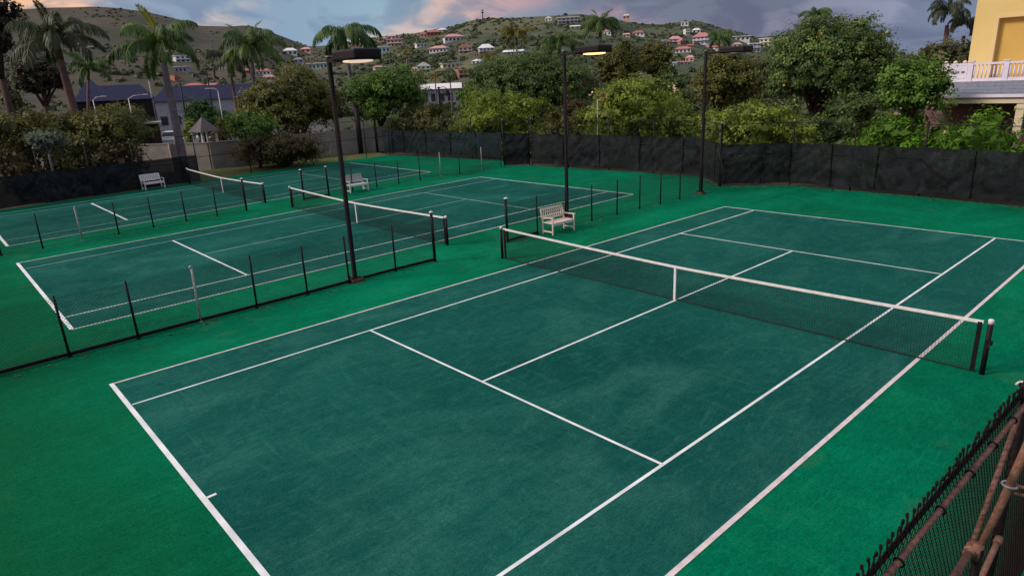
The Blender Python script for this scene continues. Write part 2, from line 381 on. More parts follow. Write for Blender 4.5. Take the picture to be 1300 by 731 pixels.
# middle court
Lf, SL, Cc, SR, Rr = (-20.45, -22.70), (-19.15, -21.1), (-15.6, -17.3), (-11.52, -12.40), (-10.2, -10.82)
Lf = (-20.45, -22.71)
fx, S, V, Hh = court(Lf, SL, Cc, SR, Rr, -11.68, -6.58, 6.62, 12.28)
V('linepink', Lf, -11.68, 12.28, .055); V('linepink', Rr, -11.68, 12.28, .055); V('linefaint', SL, -11.6, 12.2, .055); V('line', SR, -11.6, 12.2, .045)
Hh('line', -11.68, Lf, Rr, .10, .012); Hh('line', 12.28, Lf, Rr, .07, .012); Hh('line', -6.58, SL, SR, .07, .012); Hh('linefaint', 6.62, SL, SR, .07, .012); V('linefaint', Cc, -6.5, 6.5, .055)
for k, mb in S.items():
    if mb.v: tag(mb.build('court_markings', MT[k]), kind='structure')
# far court
Lf, SL, Cc, SR, Rr = (-35.2, -38.75), (-34.0, -37.3), (-30.0, -33.2), (-26.0, -29.0), (-24.5, -27.68)
fx, S, V, Hh = court(Lf, SL, Cc, SR, Rr, -11.56, -6.61, 6.7, 12.1)
V('linefaint', Lf, -11.5, 12.1, .06); V('linepink', Rr, -11.5, 12.1, .055); V('linefaint', SL, -11.5, 12.0, .055); V('linefaint', SR, -11.5, 12.0, .055)
Hh('line', -11.56, Lf, Rr, .11, .012); Hh('linepink', 12.1, Lf, Rr, .09, .012); Hh('line', -6.61, SL, SR, .10, .012); Hh('linefaint', 6.7, SL, SR, .07, .012); V('linefaint', Cc, -6.5, 6.6, .055)
for k, mb in S.items():
    if mb.v: tag(mb.build('court_markings', MT[k]), kind='structure')

# ------------------------------------------------------------------ nets
def make_net(xl, xr, y, label, dowel=.30, cell=.05, hp=1.05, hc=.91, outer=True):
    t = thing('tennis_net', label, 'tennis net', ((xl+xr)/2, y, 0))
    W = (xr-xl)/2
    top = lambda x: hc + (hp-.02-hc)*abs(x/(W-dowel))**1.35
    for s in (-1, 1):
        p = MB(); p.tube([(s*W, 0, 0), (s*W, 0, hp-.06)], .045, 10)
        post = p.build('post', MT['black'], t, True)
        cp = MB(); cp.tube([(s*W, 0, hp-.06), (s*W, 0, hp+.02), (s*W, 0, hp+.035)], [.047, .047, .025], 10); cp.build('cap', MT['benchgrey'], post, True)
        if s == 1 and outer:
            wn = MB(); wn.box(W-.02, W+.09, -.09, -.05, .62, .70); wn.tube([(W+.05, -.1, .66), (W+.05, -.16, .58)], .012, 6); wn.build('winch', MT['black'], post)
    a, b2 = -(W-dowel), W-dowel
    for s in (-1, 1):
        sb = MB(); sb.box(s*(W-dowel)-.035, s*(W-dowel)+.035, -.02, .02, .03, top(W-dowel)-.03)
        sb.build('side_band', MT['black'], t)
    n = MB(); nx = int((b2-a)/cell)
    q = .0028
    for i in range(nx+1):
        x = a + (b2-a)*i/nx; z = top(x)-.02
        n.add([(x-q, -q, .03), (x+q, -q, .03), (x, q, .03), (x-q, -q, z), (x+q, -q, z), (x, q, z)], [(0, 1, 4, 3), (1, 2, 5, 4), (2, 0, 3, 5)])
    nz_ = 21; seg = 14
    for j in range(nz_):
        fr = j/(nz_-1)
        vs = []; fs = []
        for i in range(seg+1):
            x = a + (b2-a)*i/seg; z = .03 + fr*(top(x)-.05)
            vs += [(x, -q, z-q), (x, -q, z+q), (x, q, z)]
        for i in range(seg):
            for k in range(3): fs.append((i*3+k, i*3+(k+1) % 3, i*3+3+(k+1) % 3, i*3+3+k))
        n.add(vs, fs)
    n.build('netting', MT['netcord'], t)
    fb = MB(); hb = MB(); seg = 26; vs = []; fs = []
    for i in range(seg+1):
        x = a-.05 + (b2-a+.1)*i/seg; z = top(min(max(x, a), b2))
        vs += [(x, -.016, z-.055), (x, -.016, z+.0), (x, .016, z+.0), (x, .016, z-.055)]
    for i in range(seg):
        for k in range(4): fs.append((i*4+k, i*4+(k+1) % 4, i*4+4+(k+1) % 4, i*4+4+k))
    fs += [(0, 1, 2, 3), (seg*4+3, seg*4+2, seg*4+1, seg*4)]
    hb.add(vs, fs); hb.build('headband', MT['white'], t)
    for s in (-1, 1):
        cb = MB(); cb.tube([(s*(W-dowel+.05), 0, top(W-dowel)-.02), (s*W, 0, hp-.02)], .008, 6); cb.build('cable', MT['black'], t)
    fb.tube([(a, 0, .035), (0, 0, .03), (b2, 0, .035)], .014, 6); fb.build('bottom_cord', MT['netcord'], t)
    cs = MB(); cs.box(-.03, .03, -.021, .021, .01, hc+.003); cs.build('centre_strap', MT['white'], t)
    return t
make_net(-6.74, 6.66, 0, 'tennis net on the nearest court, its white headband running across the middle of the picture', .16)
make_net(-22.72, -9.74, 0.0, 'tennis net on the middle court behind the tall light pole', .12)
make_net(-37.95, -25.45, -.25, 'tennis net on the far left court beyond the second low fence', .12, .06)

# ------------------------------------------------------------------ chain link
def lattice(mb, p0, p1, z0, z1, pitch=.07, r=.0028, asp=1.0, zig=0.004):
    """two families of diagonal wires filling the rectangle p0-p1 x z0-z1"""
    p0 = np.array([p0[0], p0[1], 0.]); p1 = np.array([p1[0], p1[1], 0.])
    Ln = float(np.linalg.norm(p1-p0)); t = (p1-p0)/Ln; nrm = np.array([-t[1], t[0], 0])
    Hh_ = z1-z0; k = asp
    for sgn in (1, -1):
        s = -Hh_/k
        while s < Ln + Hh_/k:
            # line: u = s + v/k (sgn 1)  or u = s + (H - v)/k
            va, vb = 0.0, Hh_
            ua, ub = (s, s+Hh_/k) if sgn == 1 else (s+Hh_/k, s)
            # clip
            def cl(u0, v0, u1, v1):
                pts = [(u0, v0), (u1, v1)]
                lo, hi = 0., 1.; du = u1-u0
                for bound, side in ((0., 1), (Ln, -1)):
                    if abs(du) < 1e-9: continue
                    tt = (bound-u0)/du
                    if side*du > 0: lo = max(lo, tt)
                    else: hi = min(hi, tt)
                if hi-lo < 1e-4: return None
                return (u0+du*lo, v0+(v1-v0)*lo), (u0+du*hi, v0+(v1-v0)*hi)
            c = cl(ua, va, ub, vb)
            s += pitch
            if not c: continue
            a = p0+t*c[0][0]; a = a + np.array([0, 0, z0+c[0][1]]) + nrm*zig*sgn
            b = p0+t*c[1][0]; b = b + np.array([0, 0, z0+c[1][1]]) + nrm*zig*sgn
            d = b-a; d /= np.linalg.norm(d); e = np.cross(d, nrm)
            vs = [q + r*(math.cos(th)*nrm + math.sin(th)*e) for q in (a, b) for th in (0.5, 2.6, 4.7)]
            mb.add(vs, [(0, 1, 4, 3), (1, 2, 5, 4), (2, 0, 3, 5)])

def low_fence(posts, label, group, ends, rails, pale=(), h=1.47, wr=.0036, extra=None):
    x0 = posts[0]
    t = thing('low_court_fence', label, 'fence', (x0[0], x0[1], 0), group=group)
    o = np.array([x0[0], x0[1], 0])
    for i, p in enumerate(posts):
        e = i in ends
        mb = MB(); hh = h*(1.1 if e else 1.0) + rng.uniform(-.03, .03); rad = .05 if e else .029
        q = np.array([p[0], p[1], 0])-o
        mb.tube([q, q+np.array([rng.uniform(-.02, .02), rng.uniform(-.02, .02), hh])], rad, 10)
        if not e: mb.tube([q+np.array([0, 0, 0]), q+np.array([0, 0, .04])], rad*1.7, 10)
        post = mb.build('post', MT['galv'] if i in pale else MT['black'], t, True)
        if i in pale or e:
            cp = MB(); top = q+np.array([0, 0, hh]); cp.tube([top, top+np.array([0, 0, .03]), top+np.array([0, 0, .055])], [rad*1.45, rad*1.45, rad*.6], 10)
            cp.build('cap', MT['offwhite'] if e else MT['galv'], post, True)
    ms = MB()
    for i in range(len(posts)-1):
        a, b = np.array(posts[i]), np.array(posts[i+1])
        lattice(ms, a-o[:2], b-o[:2], .05, h-.05, .078, wr)
    ms.build('chain_mesh', MT['wire'], t)
    rl = MB()
    for i in range(len(posts)-1):
        a, b = np.array([*posts[i], .07])-o, np.array([*posts[i+1], .07])-o
        if i in rails: rl.bar(a, b, .05, .085)
        else: rl.tube([a-np.array([0, 0, .02]), b-np.array([0, 0, .02])], .008, 5)
    rl.build('bottom_rail', MT['black'], t)
    if extra: extra(t, o)
    return t
GF = 'low chain link fences between the courts'
pA = [(-7.9, -16.6), (-7.95, -15.05), (-8.0, -13.55), (-8.05, -12.08), (-8.09, -10.64), (-8.12, -9.17), (-8.12, -7.7), (-8.14, -6.22), (-8.2, -4.85), (-8.26, -3.17), (-8.24, -1.66)]
low_fence(pA, 'low black chain link fence beside the nearest court, section with one pale post', GF, (10,), range(10), (5,))
pB = [(-8.28, 1.63), (-8.38, 3.25), (-8.36, 4.80), (-8.33, 6.31), (-8.34, 7.94), (-8.32, 9.48), (-8.25, 10.92), (-8.22, 12.4), (-8.4, 14.55), (-8.55, 16.5)]
low_fence(pB, 'low black chain link fence behind the pinkish bench, running to the dark corner screen', GF, (0,), (0,))
pC = [(-22.0, -16.2), (-22.2, -14.8), (-22.4, -13.4), (-22.6, -11.95), (-22.72, -10.58), (-22.95, -9.15), (-23.12, -7.75), (-23.45, -6.27), (-23.65, -4.8), (-23.82, -3.33), (-23.9, -1.86)]
low_fence(pC, 'low black chain link fence left of the far net, between two courts', GF, (10,), (), (5,), 1.42)
pD = [(-24.38, 1.42), (-24.53, 2.97), (-24.8, 4.6), (-24.92, 6.25), (-25.0, 7.83), (-25.0, 9.4), (-25.3, 11.2), (-25.25, 12.69), (-25.35, 14.7), (-25.45, 16.5)]
low_fence(pD, 'low black chain link fence behind the white bench between the middle and far courts', GF, (0, 1), (0,), (6, 8), 1.46)

# ------------------------------------------------------------------ court light poles
def light_pole(x, y, label, lens, h=6.45):
    t = thing('court_light_pole', label, 'light pole', (x, y, 0), group='light poles over the courts')
    b = MB(); b.box(-.2, .2, -.2, .2, 0, .10); bo = b.build('base', MT['footing'], t); bevel(bo, .02)
    f = MB(); f.box(-.14, .14, -.14, .14, .10, .13)
    for sx in (-1, 1):
        for sy in (-1, 1): f.tube([(sx*.11, sy*.11, .13), (sx*.11, sy*.11, .17)], .014, 6)
    f.build('flange', MT['black'], bo)
    p = MB(); p.box(-.055, .055, -.055, .055, .13, h); bevel(p.build('pole', MT['bronze'], t), .012)
    c = MB(); c.box(-.06, .06, -.06, .06, h+.002, h+.03); c.build('pole_cap', MT['galv'], t)
    hx = MB(); hx.box(.055, .90, -.05, .05, h-.16, h-.05); bevel(hx.build('arm', MT['bronze'], t), .01)
    hd = MB(); hd.box(.90, 2.10, -.40, .40, h-.17, h+.10); ho = bevel(hd.build('lamp_head', MT['bronze'], t), .06, 3)
    rm_ = MB(); n = 28
    vs = [(1.55+.46*math.cos(2*math.pi*k/n), .36*math.sin(2*math.pi*k/n), z) for z in (h-.168, h-.200) for k in range(n)]
    vs += [(1.55+.30*math.cos(2*math.pi*k/n), .23*math.sin(2*math.pi*k/n), h-.222) for k in range(n)]
    rm_.add(vs, [(i*n+k, i*n+(k+1) % n, (i+1)*n+(k+1) % n, (i+1)*n+k) for i in range(2) for k in range(n)] + [tuple(range(2*n, 3*n))])
    rm_.build('lens', lens, ho, True)
    return t
light_pole(-8.29, -4.6, 'tall dark light pole nearest the camera, standing in the low fence with a lit lamp', MT['lamppale'], 6.42)
light_pole(-9.57, 6.17, 'tall dark light pole behind the pinkish bench with a warm glowing lamp', MT['lampwarm'], 6.62)
for lx, ly, lz, pw, colr in ((-8.29+1.55, -4.6, 6.12, 170, (1, .86, .72)), (-9.57+1.55, 6.17, 6.32, 260, (1, .72, .42))):
    ll = bpy.data.lights.new('court_lamp', 'SPOT'); ll.energy = pw; ll.color = colr; ll.spot_size = R_(140); ll.spot_blend = .6; ll.shadow_soft_size = .3
    lo = bpy.data.objects.new('court_lamp', ll); COL.objects.link(lo); lo.location = (lx, ly, lz)
light_pole(-8.26, 14.18, 'tall dark light pole near the far corner of the nearest court, lamp not glowing', MT['lampdim'], 6.52)

# ------------------------------------------------------------------ benches
def bench(x, y, rz, wd, label, m, ms, fretted=True):
    t = thing('bench', label, 'bench', (x, y, 0), rz, 'white garden benches beside the courts')
    # local: width along X, front towards -Y
    w2 = wd/2
    for sx in (-1, 1):
        l = MB(); l.bar((sx*(w2-.03), -.27, 0), (sx*(w2-.03), -.27, .62), .046); l.build('leg', m, t)
        l = MB(); l.bar((sx*(w2-.03), .25, 0), (sx*(w2-.03), .25, .42), .046); l.bar((sx*(w2-.03), .25, .42), (sx*(w2-.03), .36, .92), .042); l.build('leg', m, t)
        a = MB(); a.bar((sx*(w2-.03), -.33, .64), (sx*(w2-.03), .29, .62), .06, .026); a.build('armrest', m, t)
        s = MB(); s.bar((sx*(w2-.03), -.24, .11), (sx*(w2-.03), .22, .11), .04, .05); s.build('stretcher', m, t)
    st = MB()
    for k in range(6): st.box(-w2+.01, w2-.01, -.27+k*.088, -.27+k*.088+.074, .415, .437)
    st.box(-w2+.06, w2-.06, -.262, -.235, .34, .413); st.box(-w2+.06, w2-.06, .21, .24, .34, .413)
    st.build('seat', ms, t)
    bk = MB(); at = lambda z: .25 + (z-.42)*.22
    bk.bar((-w2+.04, at(.9), .9), (w2-.04, at(.9), .9), .035, .08); bk.bar((-w2+.04, at(.55), .55), (w2-.04, at(.55), .55), .03, .05)
    if fretted:
        n = int(wd/.115)
        for k in range(n):
            xa = -w2+.08+(wd-.16)*k/n; xb = -w2+.08+(wd-.16)*(k+1)/n
            bk.bar((xa, at(.575), .575), (xb, at(.865), .865), .02, .016); bk.bar((xb, at(.575)-.003, .575), (xa, at(.865)-.003, .865), .02, .016)
    else:
        n = int(wd/.11)
        for k in range(n): 
            xa = -w2+.09+(wd-.18)*k/(n-1); bk.bar((xa, at(.575), .575), (xa, at(.865), .865), .075, .016)
    bk.build('backrest', m, t)
    return t
bench(-8.02, 4.02, R_(90), 1.22, 'pale pinkish wooden bench with lattice back beside the low fence by the nearest net', MT['bench'], MT['benchseat'])
bench(-24.55, 4.72, R_(92), 1.22, 'white wooden bench beside the second low fence, close behind the nearest light pole', MT['benchgrey'], MT['benchgrey'], False)
bench(-37.95, -2.45, R_(97), 1.25, 'greyish white bench against the dark screen at the far left', MT['benchgrey'], MT['benchgrey'], False)

# ------------------------------------------------------------------ tall fences and windscreens
def tall_fence(pts, label, h=3.1, z0=.03, spacing=2.9, midrail=None, m='black', mesh_above=0.0, posts_at=None):
    t = thing('tall_chain_link_fence', label, 'fence', (pts[0][0], pts[0][1], 0), group='tall chain link fences around the courts')
    o = np.array([pts[0][0], pts[0][1], 0])
    rl = MB(); ms = MB()
    for i in range(len(pts)-1):
        a, b = np.array([*pts[i], 0.])-o, np.array([*pts[i+1], 0.])-o
        Ln = np.linalg.norm(b-a); n = max(1, round(Ln/spacing))
        for k in range(n + (1 if i == len(pts)-2 else 0)):
            q = a+(b-a)*k/n
            p = MB(); p.tube([q+np.array([0, 0, -.3]), q+np.array([0, 0, h+.02])], .036, 8); po = p.build('post', MT[m], t, True)
            cp = MB(); cp.tube([q+np.array([0, 0, h+.02]), q+np.array([0, 0, h+.07]), q+np.array([0, 0, h+.10])], [.045, .045, .02], 8); cp.build('cap', MT['galv'] if rng.random() < .4 else MT[m], po, True)
        rl.tube([a+np.array([0, 0, h-.04]), b+np.array([0, 0, h-.04])], .02, 6)
        if midrail: rl.tube([a+np.array([0, 0, midrail]), b+np.array([0, 0, midrail])], .02, 6)
        lattice(ms, a[:2], b[:2], mesh_above+z0, h-.05, .16, .0032)
    rl.build('rail', MT[m], t); ms.build('chain_mesh', MT['wire'], t)
    return t
def offset(pts, d):                     # shift a polyline sideways
    out = []
    for i in range(len(pts)):
        a = np.array(pts[max(i-1, 0)]); b = np.array(pts[min(i+1, len(pts)-1)]); t = (b-a)/np.linalg.norm(b-a)
        out.append(tuple(np.array(pts[i]) + d*np.array([-t[1], t[0]])))
    return out
def screen(pts, z0, z1, label, m, sag=.05, seed=1, seams=2.9):
    t = thing('windscreen', label, 'windscreen', (pts[0][0], pts[0][1], 0), group='dark windscreens tied to the fences')
    o = np.array([pts[0][0], pts[0][1]])
    mb = MB(); hems = []
    for i in range(len(pts)-1):
        a, b = np.array(pts[i])-o, np.array(pts[i+1])-o; Ln = np.linalg.norm(b-a); tt = (b-a)/Ln; nn = np.array([tt[1], -tt[0]])
        nu, nv = max(4, int(Ln/.11)), 18
        vs = []
        for u in range(nu+1):
            s = Ln*u/nu; ph = abs(math.sin(math.pi*s/seams))
            for v in range(nv+1):
                fz = v/nv
                z = z0 + (z1-z0)*fz
                z -= (sag*ph*.7 if v == nv else 0) ; z += (.05*ph if v == 0 else 0)
                dg = s+ (1 if int(s/seams+seed) % 2 else -1)*z*.9
                w_ = mnoise.noise(Vector((s*.8+seed*9, z*1.2, seed)))*.11 + mnoise.noise(Vector((dg*3.2+seed*9, z*.9, seed)))*.085 + mnoise.noise(Vector((dg*7+seed*5, z*2, seed)))*.03
                w_ += .09*ph*math.sin(math.pi*fz)
                if fz > .8: w_ -= .02*math.sin((fz-.8)/.2*math.pi)
                q = a+tt*s+nn*w_*(1 if .02 < s/Ln < .98 else .2)
                vs.append((q[0], q[1], z))
        mb.add(vs, [(u*(nv+1)+v, (u+1)*(nv+1)+v, (u+1)*(nv+1)+v+1, u*(nv+1)+v+1) for u in range(nu) for v in range(nv)])
        k = int(Ln/seams)
        for j in range(1, k+1):
            q = a+tt*seams*j
            if seams*j > Ln-.2: continue
            q = q+nn*.05; hb = MB(); hems.append(hb); hb.bar((q[0], q[1], z0+.05), (q[0]+tt[0]*rng.uniform(-.1, .1), q[1], z1-.05), .07, .012)
        zs = z0+(z1-z0)*.76; hb = MB(); hems.append(hb)
        hb.tube([(*(a+tt*Ln*f+nn*(.02+.05*abs(math.sin(math.pi*Ln*f/seams)))), zs+.03*math.sin(f*Ln*1.7)) for f in np.linspace(.01, .99, max(3, int(Ln/.7)))], .016, 5)
    mb.build('fabric', m, t, True)
    for hb in hems: hb.build('seam', MT['black'], t)
    return t
# far left, along the far court
FL = [(-36.1, -20), (-36.65, -14), (-37.2, -10.9), (-38.4, -3.2), (-38.95, .75)]
tall_fence(FL + [(-40.05, 4.75), (-40.75, 12.5), (-41.2, 17.5)], 'tall chain link fence along the far left court, dark screen on its left half', midrail=1.6)
screen(offset(FL, -.10), .02, 1.80, 'black windscreen at the far left behind the greyish bench', MT['screen'], seed=2)
BK1 = [(-42.6, 17.85), (-28.4, 19.3)]
tall_fence([(-41.2, 17.75), (-28.4, 19.35)], 'tall chain link fence behind the far court, carrying the bluish screen')
screen(offset(BK1, -.10), .12, 2.04, 'bluish black windscreen behind the far end of the far court', MT['screenblue'], seed=3)
GT = [(-25.5, 16.83), (-24.25, 18.1)]
tall_fence(GT, 'short angled tall fence panel beside the dark screen gate', spacing=2)
screen(offset(GT, -.09), .06, 2.22, 'narrow black screen panel set at an angle where the two back fences meet', MT['screen'], seed=4, seams=5)
BK2 = [(-24.1, 18.2), (-11.35, 19.3), (-8.72, 16.72)]
tall_fence(BK2, 'tall chain link fence behind the middle court with yellow green bushes above it')
screen(offset(BK2, -.09), .10, 2.16, 'black windscreen behind the middle court, ending in an angled return', MT['screen'], seed=5)
BK3 = [(-8.72, 16.62), (-6.0, 18.72), (-.15, 18.65), (3.8, 18.2), (10.5, 17.7)]
tall_fence(BK3, 'tall chain link fence behind the far end of the nearest court, at the right')
screen(offset(BK3, -.09), .10, 2.12, 'long black wrinkled windscreen behind the nearest court at the right', MT['screen'], seed=6, seams=2.0)

# ------------------------------------------------------------------ fence at the lower right, close to the camera
t = thing('side_court_fence', 'close rusty pipe and chain link fence with knuckled wire tips at the lower right corner', 'fence', (8.35, -12.5, 0))
o = np.array([8.35, -12.5, 0])
xf = lambda y: 8.31 + .024*(y+7.45)
a, b = np.array([xf(-13.4)+.04, -13.4, 0])-o, np.array([xf(9)+.04, 9, 0])-o
ms = MB(); lattice(ms, a[:2], b[:2], .05, 3.05, .060, .0032, 1.4, .006); ms.build('chain_mesh', MT['nearwire'], t, True)
tp = MB(); y = -13.3
while y < -2:
    c = np.array([xf(y)+.035+rng.uniform(-.006, .006), y, 3.03])-o; k = rng.uniform(-.012, .012)
    tp.tube([c+np.array([0, -.02, -.02]), c+np.array([.003, -.006, .03]), c+np.array([.0, .002, .055]), c+np.array([k, .004, .068]), c+np.array([k, .004, .085]), c+np.array([k, .002, .092])], [.005, .005, .006, .0095, .0095, .004], 7)
    y += .075
tp.build('wire_tips', MT['nearwire'], t, True)
bd = MB()
for zz in (2.975, 2.995, 3.015, 3.03):
    bd.tube([np.array([xf(-13.4)+.035, -13.4, zz])-o, np.array([xf(9)+.035, 9, zz])-o], .006, 5)
bd.build('tension_wires', MT['nearwire'], t)
tr = MB(); tr.tube([np.array([xf(-13.4)+.085, -13.4, 2.95])-o, np.array([xf(-10)+.08, -10, 2.952])-o, np.array([xf(-7.6)+.085, -7.6, 2.948])-o, np.array([xf(9)+.085, 9, 2.95])-o], .020, 10)
tr.build('top_rail', MT['rust'], t, True)
for y in (-10.95, -10.3, -9.65, -9.1, -8.6, -8.1):
    r2 = MB(); n = 10
    r2.tube([np.array([xf(y)+.083+.027*math.cos(q), y, 2.95+.027*math.sin(q)])-o for q in np.linspace(0, 2*math.pi, n)], .006, 5); r2.build('tie_wire', MT['nearwire'], t, True)
mr = MB(); mr.tube([np.array([8.36, -13.4, 2.09])-o, np.array([8.36, -8.60, 2.08])-o], .027, 10); mr.build('middle_rail', MT['rustlight'], t, True)
br = MB(); br.tube([np.array([8.36, -8.60, 2.09])-o, np.array([8.37, -7.78, 2.945])-o], [.021, .019], 10); br.build('brace', MT['rust'], t, True)
jt = MB(); jt.tube([np.array([8.36, -8.68, 2.08])-o, np.array([8.36, -8.55, 2.09])-o], .040, 10); jt.tube([np.array([8.40, -8.62, 2.02])-o, np.array([8.40, -8.62, 2.15])-o], .036, 10); jt.build('clamp', MT['rustlight'], t, True)
po = MB(); po.tube([np.array([8.41, -8.62, -.05])-o, np.array([8.41, -8.62, 2.12])-o], .03, 10); po.build('post', MT['nearwire'], t, True)
po = MB(); po.tube([np.array([8.375, -7.70, -.05])-o, np.array([8.375, -7.70, 2.98])-o], .034, 10); po.build('post', MT['nearwire'], t, True)
pa = MB(); pa.tube([np.array([8.41, -8.60, 2.13])-o, np.array([8.46, -8.55, 2.42])-o, np.array([8.56, -8.62, 3.06])-o, np.array([8.66, -8.7, 3.6])-o], [.022, .026, .030, .030], 12); pa.build('leaning_pipe', MT['rustlight'], t, True)
c2 = MB(); cc_ = np.array([8.50, -8.575, 2.68])-o
c2.tube([cc_+np.array([.046*math.cos(q), .046*math.sin(q), 0]) for q in np.linspace(0, 2*math.pi, 12)], .009, 6)
c2.build('pipe_clamp', MT['galv'], t, True)
sp2 = MB(); sp2.tube([cc_+np.array([.03, 0, .01]), cc_+np.array([.45, .12, -.02])], .012, 6); sp2.tube([cc_+np.array([.03, .0, -.05]), cc_+np.array([.45, .12, -.08])], .012, 6); sp2.build('clamp_bar', MT['rust'], t, True)
st = MB(); st.tube([np.array([8.43, -8.62, 1.72])-o, np.array([8.43, -8.20, 1.82])-o, np.array([8.43, -8.05, 1.86])-o], [.020, .022, .022], 10); st.build('drop_rod', MT['rustlight'], t, True)
cp = MB(); cp.tube([np.array([8.43, -8.06, 1.857])-o, np.array([8.43, -8.0, 1.87])-o, np.array([8.43, -7.98, 1.875])-o], [.030, .030, .012], 10); cp.build('rod_cap', MT['rust'], t, True)
for y in (3, 8.6):
    po = MB(); po.tube([np.array([xf(y)+.03, y, -.05])-o, np.array([xf(y)+.03, y, 3.0])-o], .034, 10); po.build('post', MT['rust'], t, True)
hk = MB(); n = 12
hk.tube([np.array([8.33, -7.62+.0*q, 3.02])-o + np.array([.05*math.cos(q), .03, .05*math.sin(q)]) for q in np.linspace(.2, math.pi-.2, n)], .010, 6); hk.build('rail_strap', MT['offwhite'], t, True)

# ------------------------------------------------------------------ boundary wall and car park
WL = [(-60, -6), (-52.4, .9), (-47.4, 4.4), (-46.9, 9), (-47.2, 18), (-48.4, 25)]
mb = MB()
for i in range(len(WL)-1):
    a, b = np.array([*WL[i], 0.]), np.array([*WL[i+1], 0.]); mb.bar(a+np.array([0, 0, .82]), b+np.array([0, 0, .82]), .2, 2.2)
cap = MB()
for i in range(len(WL)-1):
    a, b = np.array([*WL[i], 0.]), np.array([*WL[i+1], 0.]); cap.bar(a+np.array([0, 0, 1.965]), b+np.array([0, 0, 1.965]), .27, .08)
wl = thing('boundary_wall', 'beige grey rendered boundary wall between the far court and the car park', 'wall', (0, 0, 0))
mb.build('wall', MT['concrete'], wl); cap.build('coping', MT['concrete'], wl)
for k, (x, y) in enumerate(((-50.1, 2.35), (-47.35, 4.6), (-46.8, 9), (-46.95, 13.5), (-47.1, 18))):
    p = MB(); p.box(x-.17, x+.17, y-.17, y+.17, -.28, 2.03); p.build('pier', MT['concrete'], wl)
tag(sheet('grass_strip', [(-46.9, 2), (-39.3, .9), (-40.4, 4.7), (-41.0, 12.5), (-41.6, 17.6), (-46.9, 19)], -.10, MT['grassstrip']), kind='structure')
tag(sheet('car_park', [(-60, -10), (-100, -20), (-125, 10), (-110, 45), (-62, 30), (-52, 9)], -.30, MT['asphalt']), kind='structure')

def car(p, rz, label, body, suv=True, L_=4.4):
    t = thing('parked_car', label, 'car', p, rz, 'cars parked beyond the boundary wall')
    W2 = .9
    prof = [(-2.2, .35), (-2.2, .85), (-2.1, 1.0), (-1.95, 1.62), (-1.7, 1.72), (.35, 1.72), (.95, 1.08), (2.0, .98), (2.2, .8), (2.2, .35)]
    if not suv: prof = [(-2.2, .32), (-2.2, .8), (-1.95, .98), (-1.3, 1.0), (-.75, 1.42), (.35, 1.42), (1.05, .95), (2.0, .82), (2.2, .65), (2.2, .32)]
    mb = MB(); n = len(prof)
    mb.add([(x, -W2*(.88 if z > 1.05 else 1), z) for x, z in prof] + [(x, W2*(.88 if z > 1.05 else 1), z) for x, z in prof], [tuple(range(n)), tuple(range(2*n-1, n-1, -1))] + [(i, i+n, (i+1) % n+n, (i+1) % n) for i in range(n)])
    bevel(mb.build('body', body, t), .05)
    top = 1.58 if suv else 1.34; wy = W2*.885 + .012
    for s in (-1, 1):
        w_ = MB(); ys = s*(W2*.90+.02)
        x0, x1, x2, x3 = (-1.8, -1.75, .3, .7) if suv else (-1.0, -.7, .3, .75)
        w_.add([(x0, s*(W2+.004), 1.08 if suv else 1.02), (x3, s*(W2+.004), 1.08 if suv else 1.02), (x2, s*wy, top), (x1, s*wy, top)], [(0, 1, 2, 3)]); w_.build('side_window', MT['glass'], t)
    ws = MB(); f0, f1 = (((.45, 1.64), (.90, 1.15)) if suv else ((.43, 1.38), (1.0, 1.0)))
    ws.add([(f0[0]+.03, -.72, f0[1]+.01), (f0[0]+.03, .72, f0[1]+.01), (f1[0]+.03, .78, f1[1]+.02), (f1[0]+.03, -.78, f1[1]+.02)], [(0, 1, 2, 3)]); ws.build('windscreen_glass', MT['glass'], t)
    for sx in (-1.4, 1.4):
        for s in (-1, 1):
            wh = MB(); wh.tube([(sx, s*(W2-.2), .33), (sx, s*(W2+.03), .33)], .33, 14); wo = wh.build('wheel', MT['tyre'], t)
            hb = MB(); hb.tube([(sx, s*(W2+.03), .33), (sx, s*(W2+.045), .33)], .2, 10); hb.build('rim', MT['chrome'], wo)
    for s in (-1, 1):
        h = MB(); h.box(2.16, 2.225, s*.62-.18, s*.62+.18, .68, .82); h.build('headlight', MT['chrome'], t)
    return t
def gp(px, d, z=-.29): q = P(px, 150, d); return (q[0], q[1], z)
car(gp(212, 98), R_(-30), 'white off-road car left of the little hut, half hidden by the palm trunk', MT['carwhite'])
car(gp(239, 97), R_(-20), 'white car with dark windows between the palm trunk and the little hut', MT['carwhite'])
car(gp(274, 98), R_(-65), 'dark car just right of the little hut', MT['cardark'], False)
# hut with pyramid roof
h0 = gp(256, 69, -.3)
t = thing('hut', 'small open hut with grey pyramid roof behind the boundary wall', 'hut', h0, R_(15))
for sx in (-1, 1):
    for sy in (-1, 1):
        p = MB(); p.bar((sx*.72, sy*.72, 0), (sx*.72, sy*.72, 2.75), .17); p.build('column', MT['offwhite'], t)
p = MB(); p.add([(-1.02, -1.02, 2.75), (1.02, -1.02, 2.75), (1.02, 1.02, 2.75), (-1.02, 1.02, 2.75), (0, 0, 4.05)], [(0, 1, 4), (1, 2, 4), (2, 3, 4), (3, 0, 4), (3, 2, 1, 0)]); p.build('roof', MT['thatch'], t)
p = MB(); p.box(-.8, .8, -.8, .8, .0, .12); p.box(-.6, .6, -.08, .08, .12, .95); p.build('counter', MT['cream'], t)

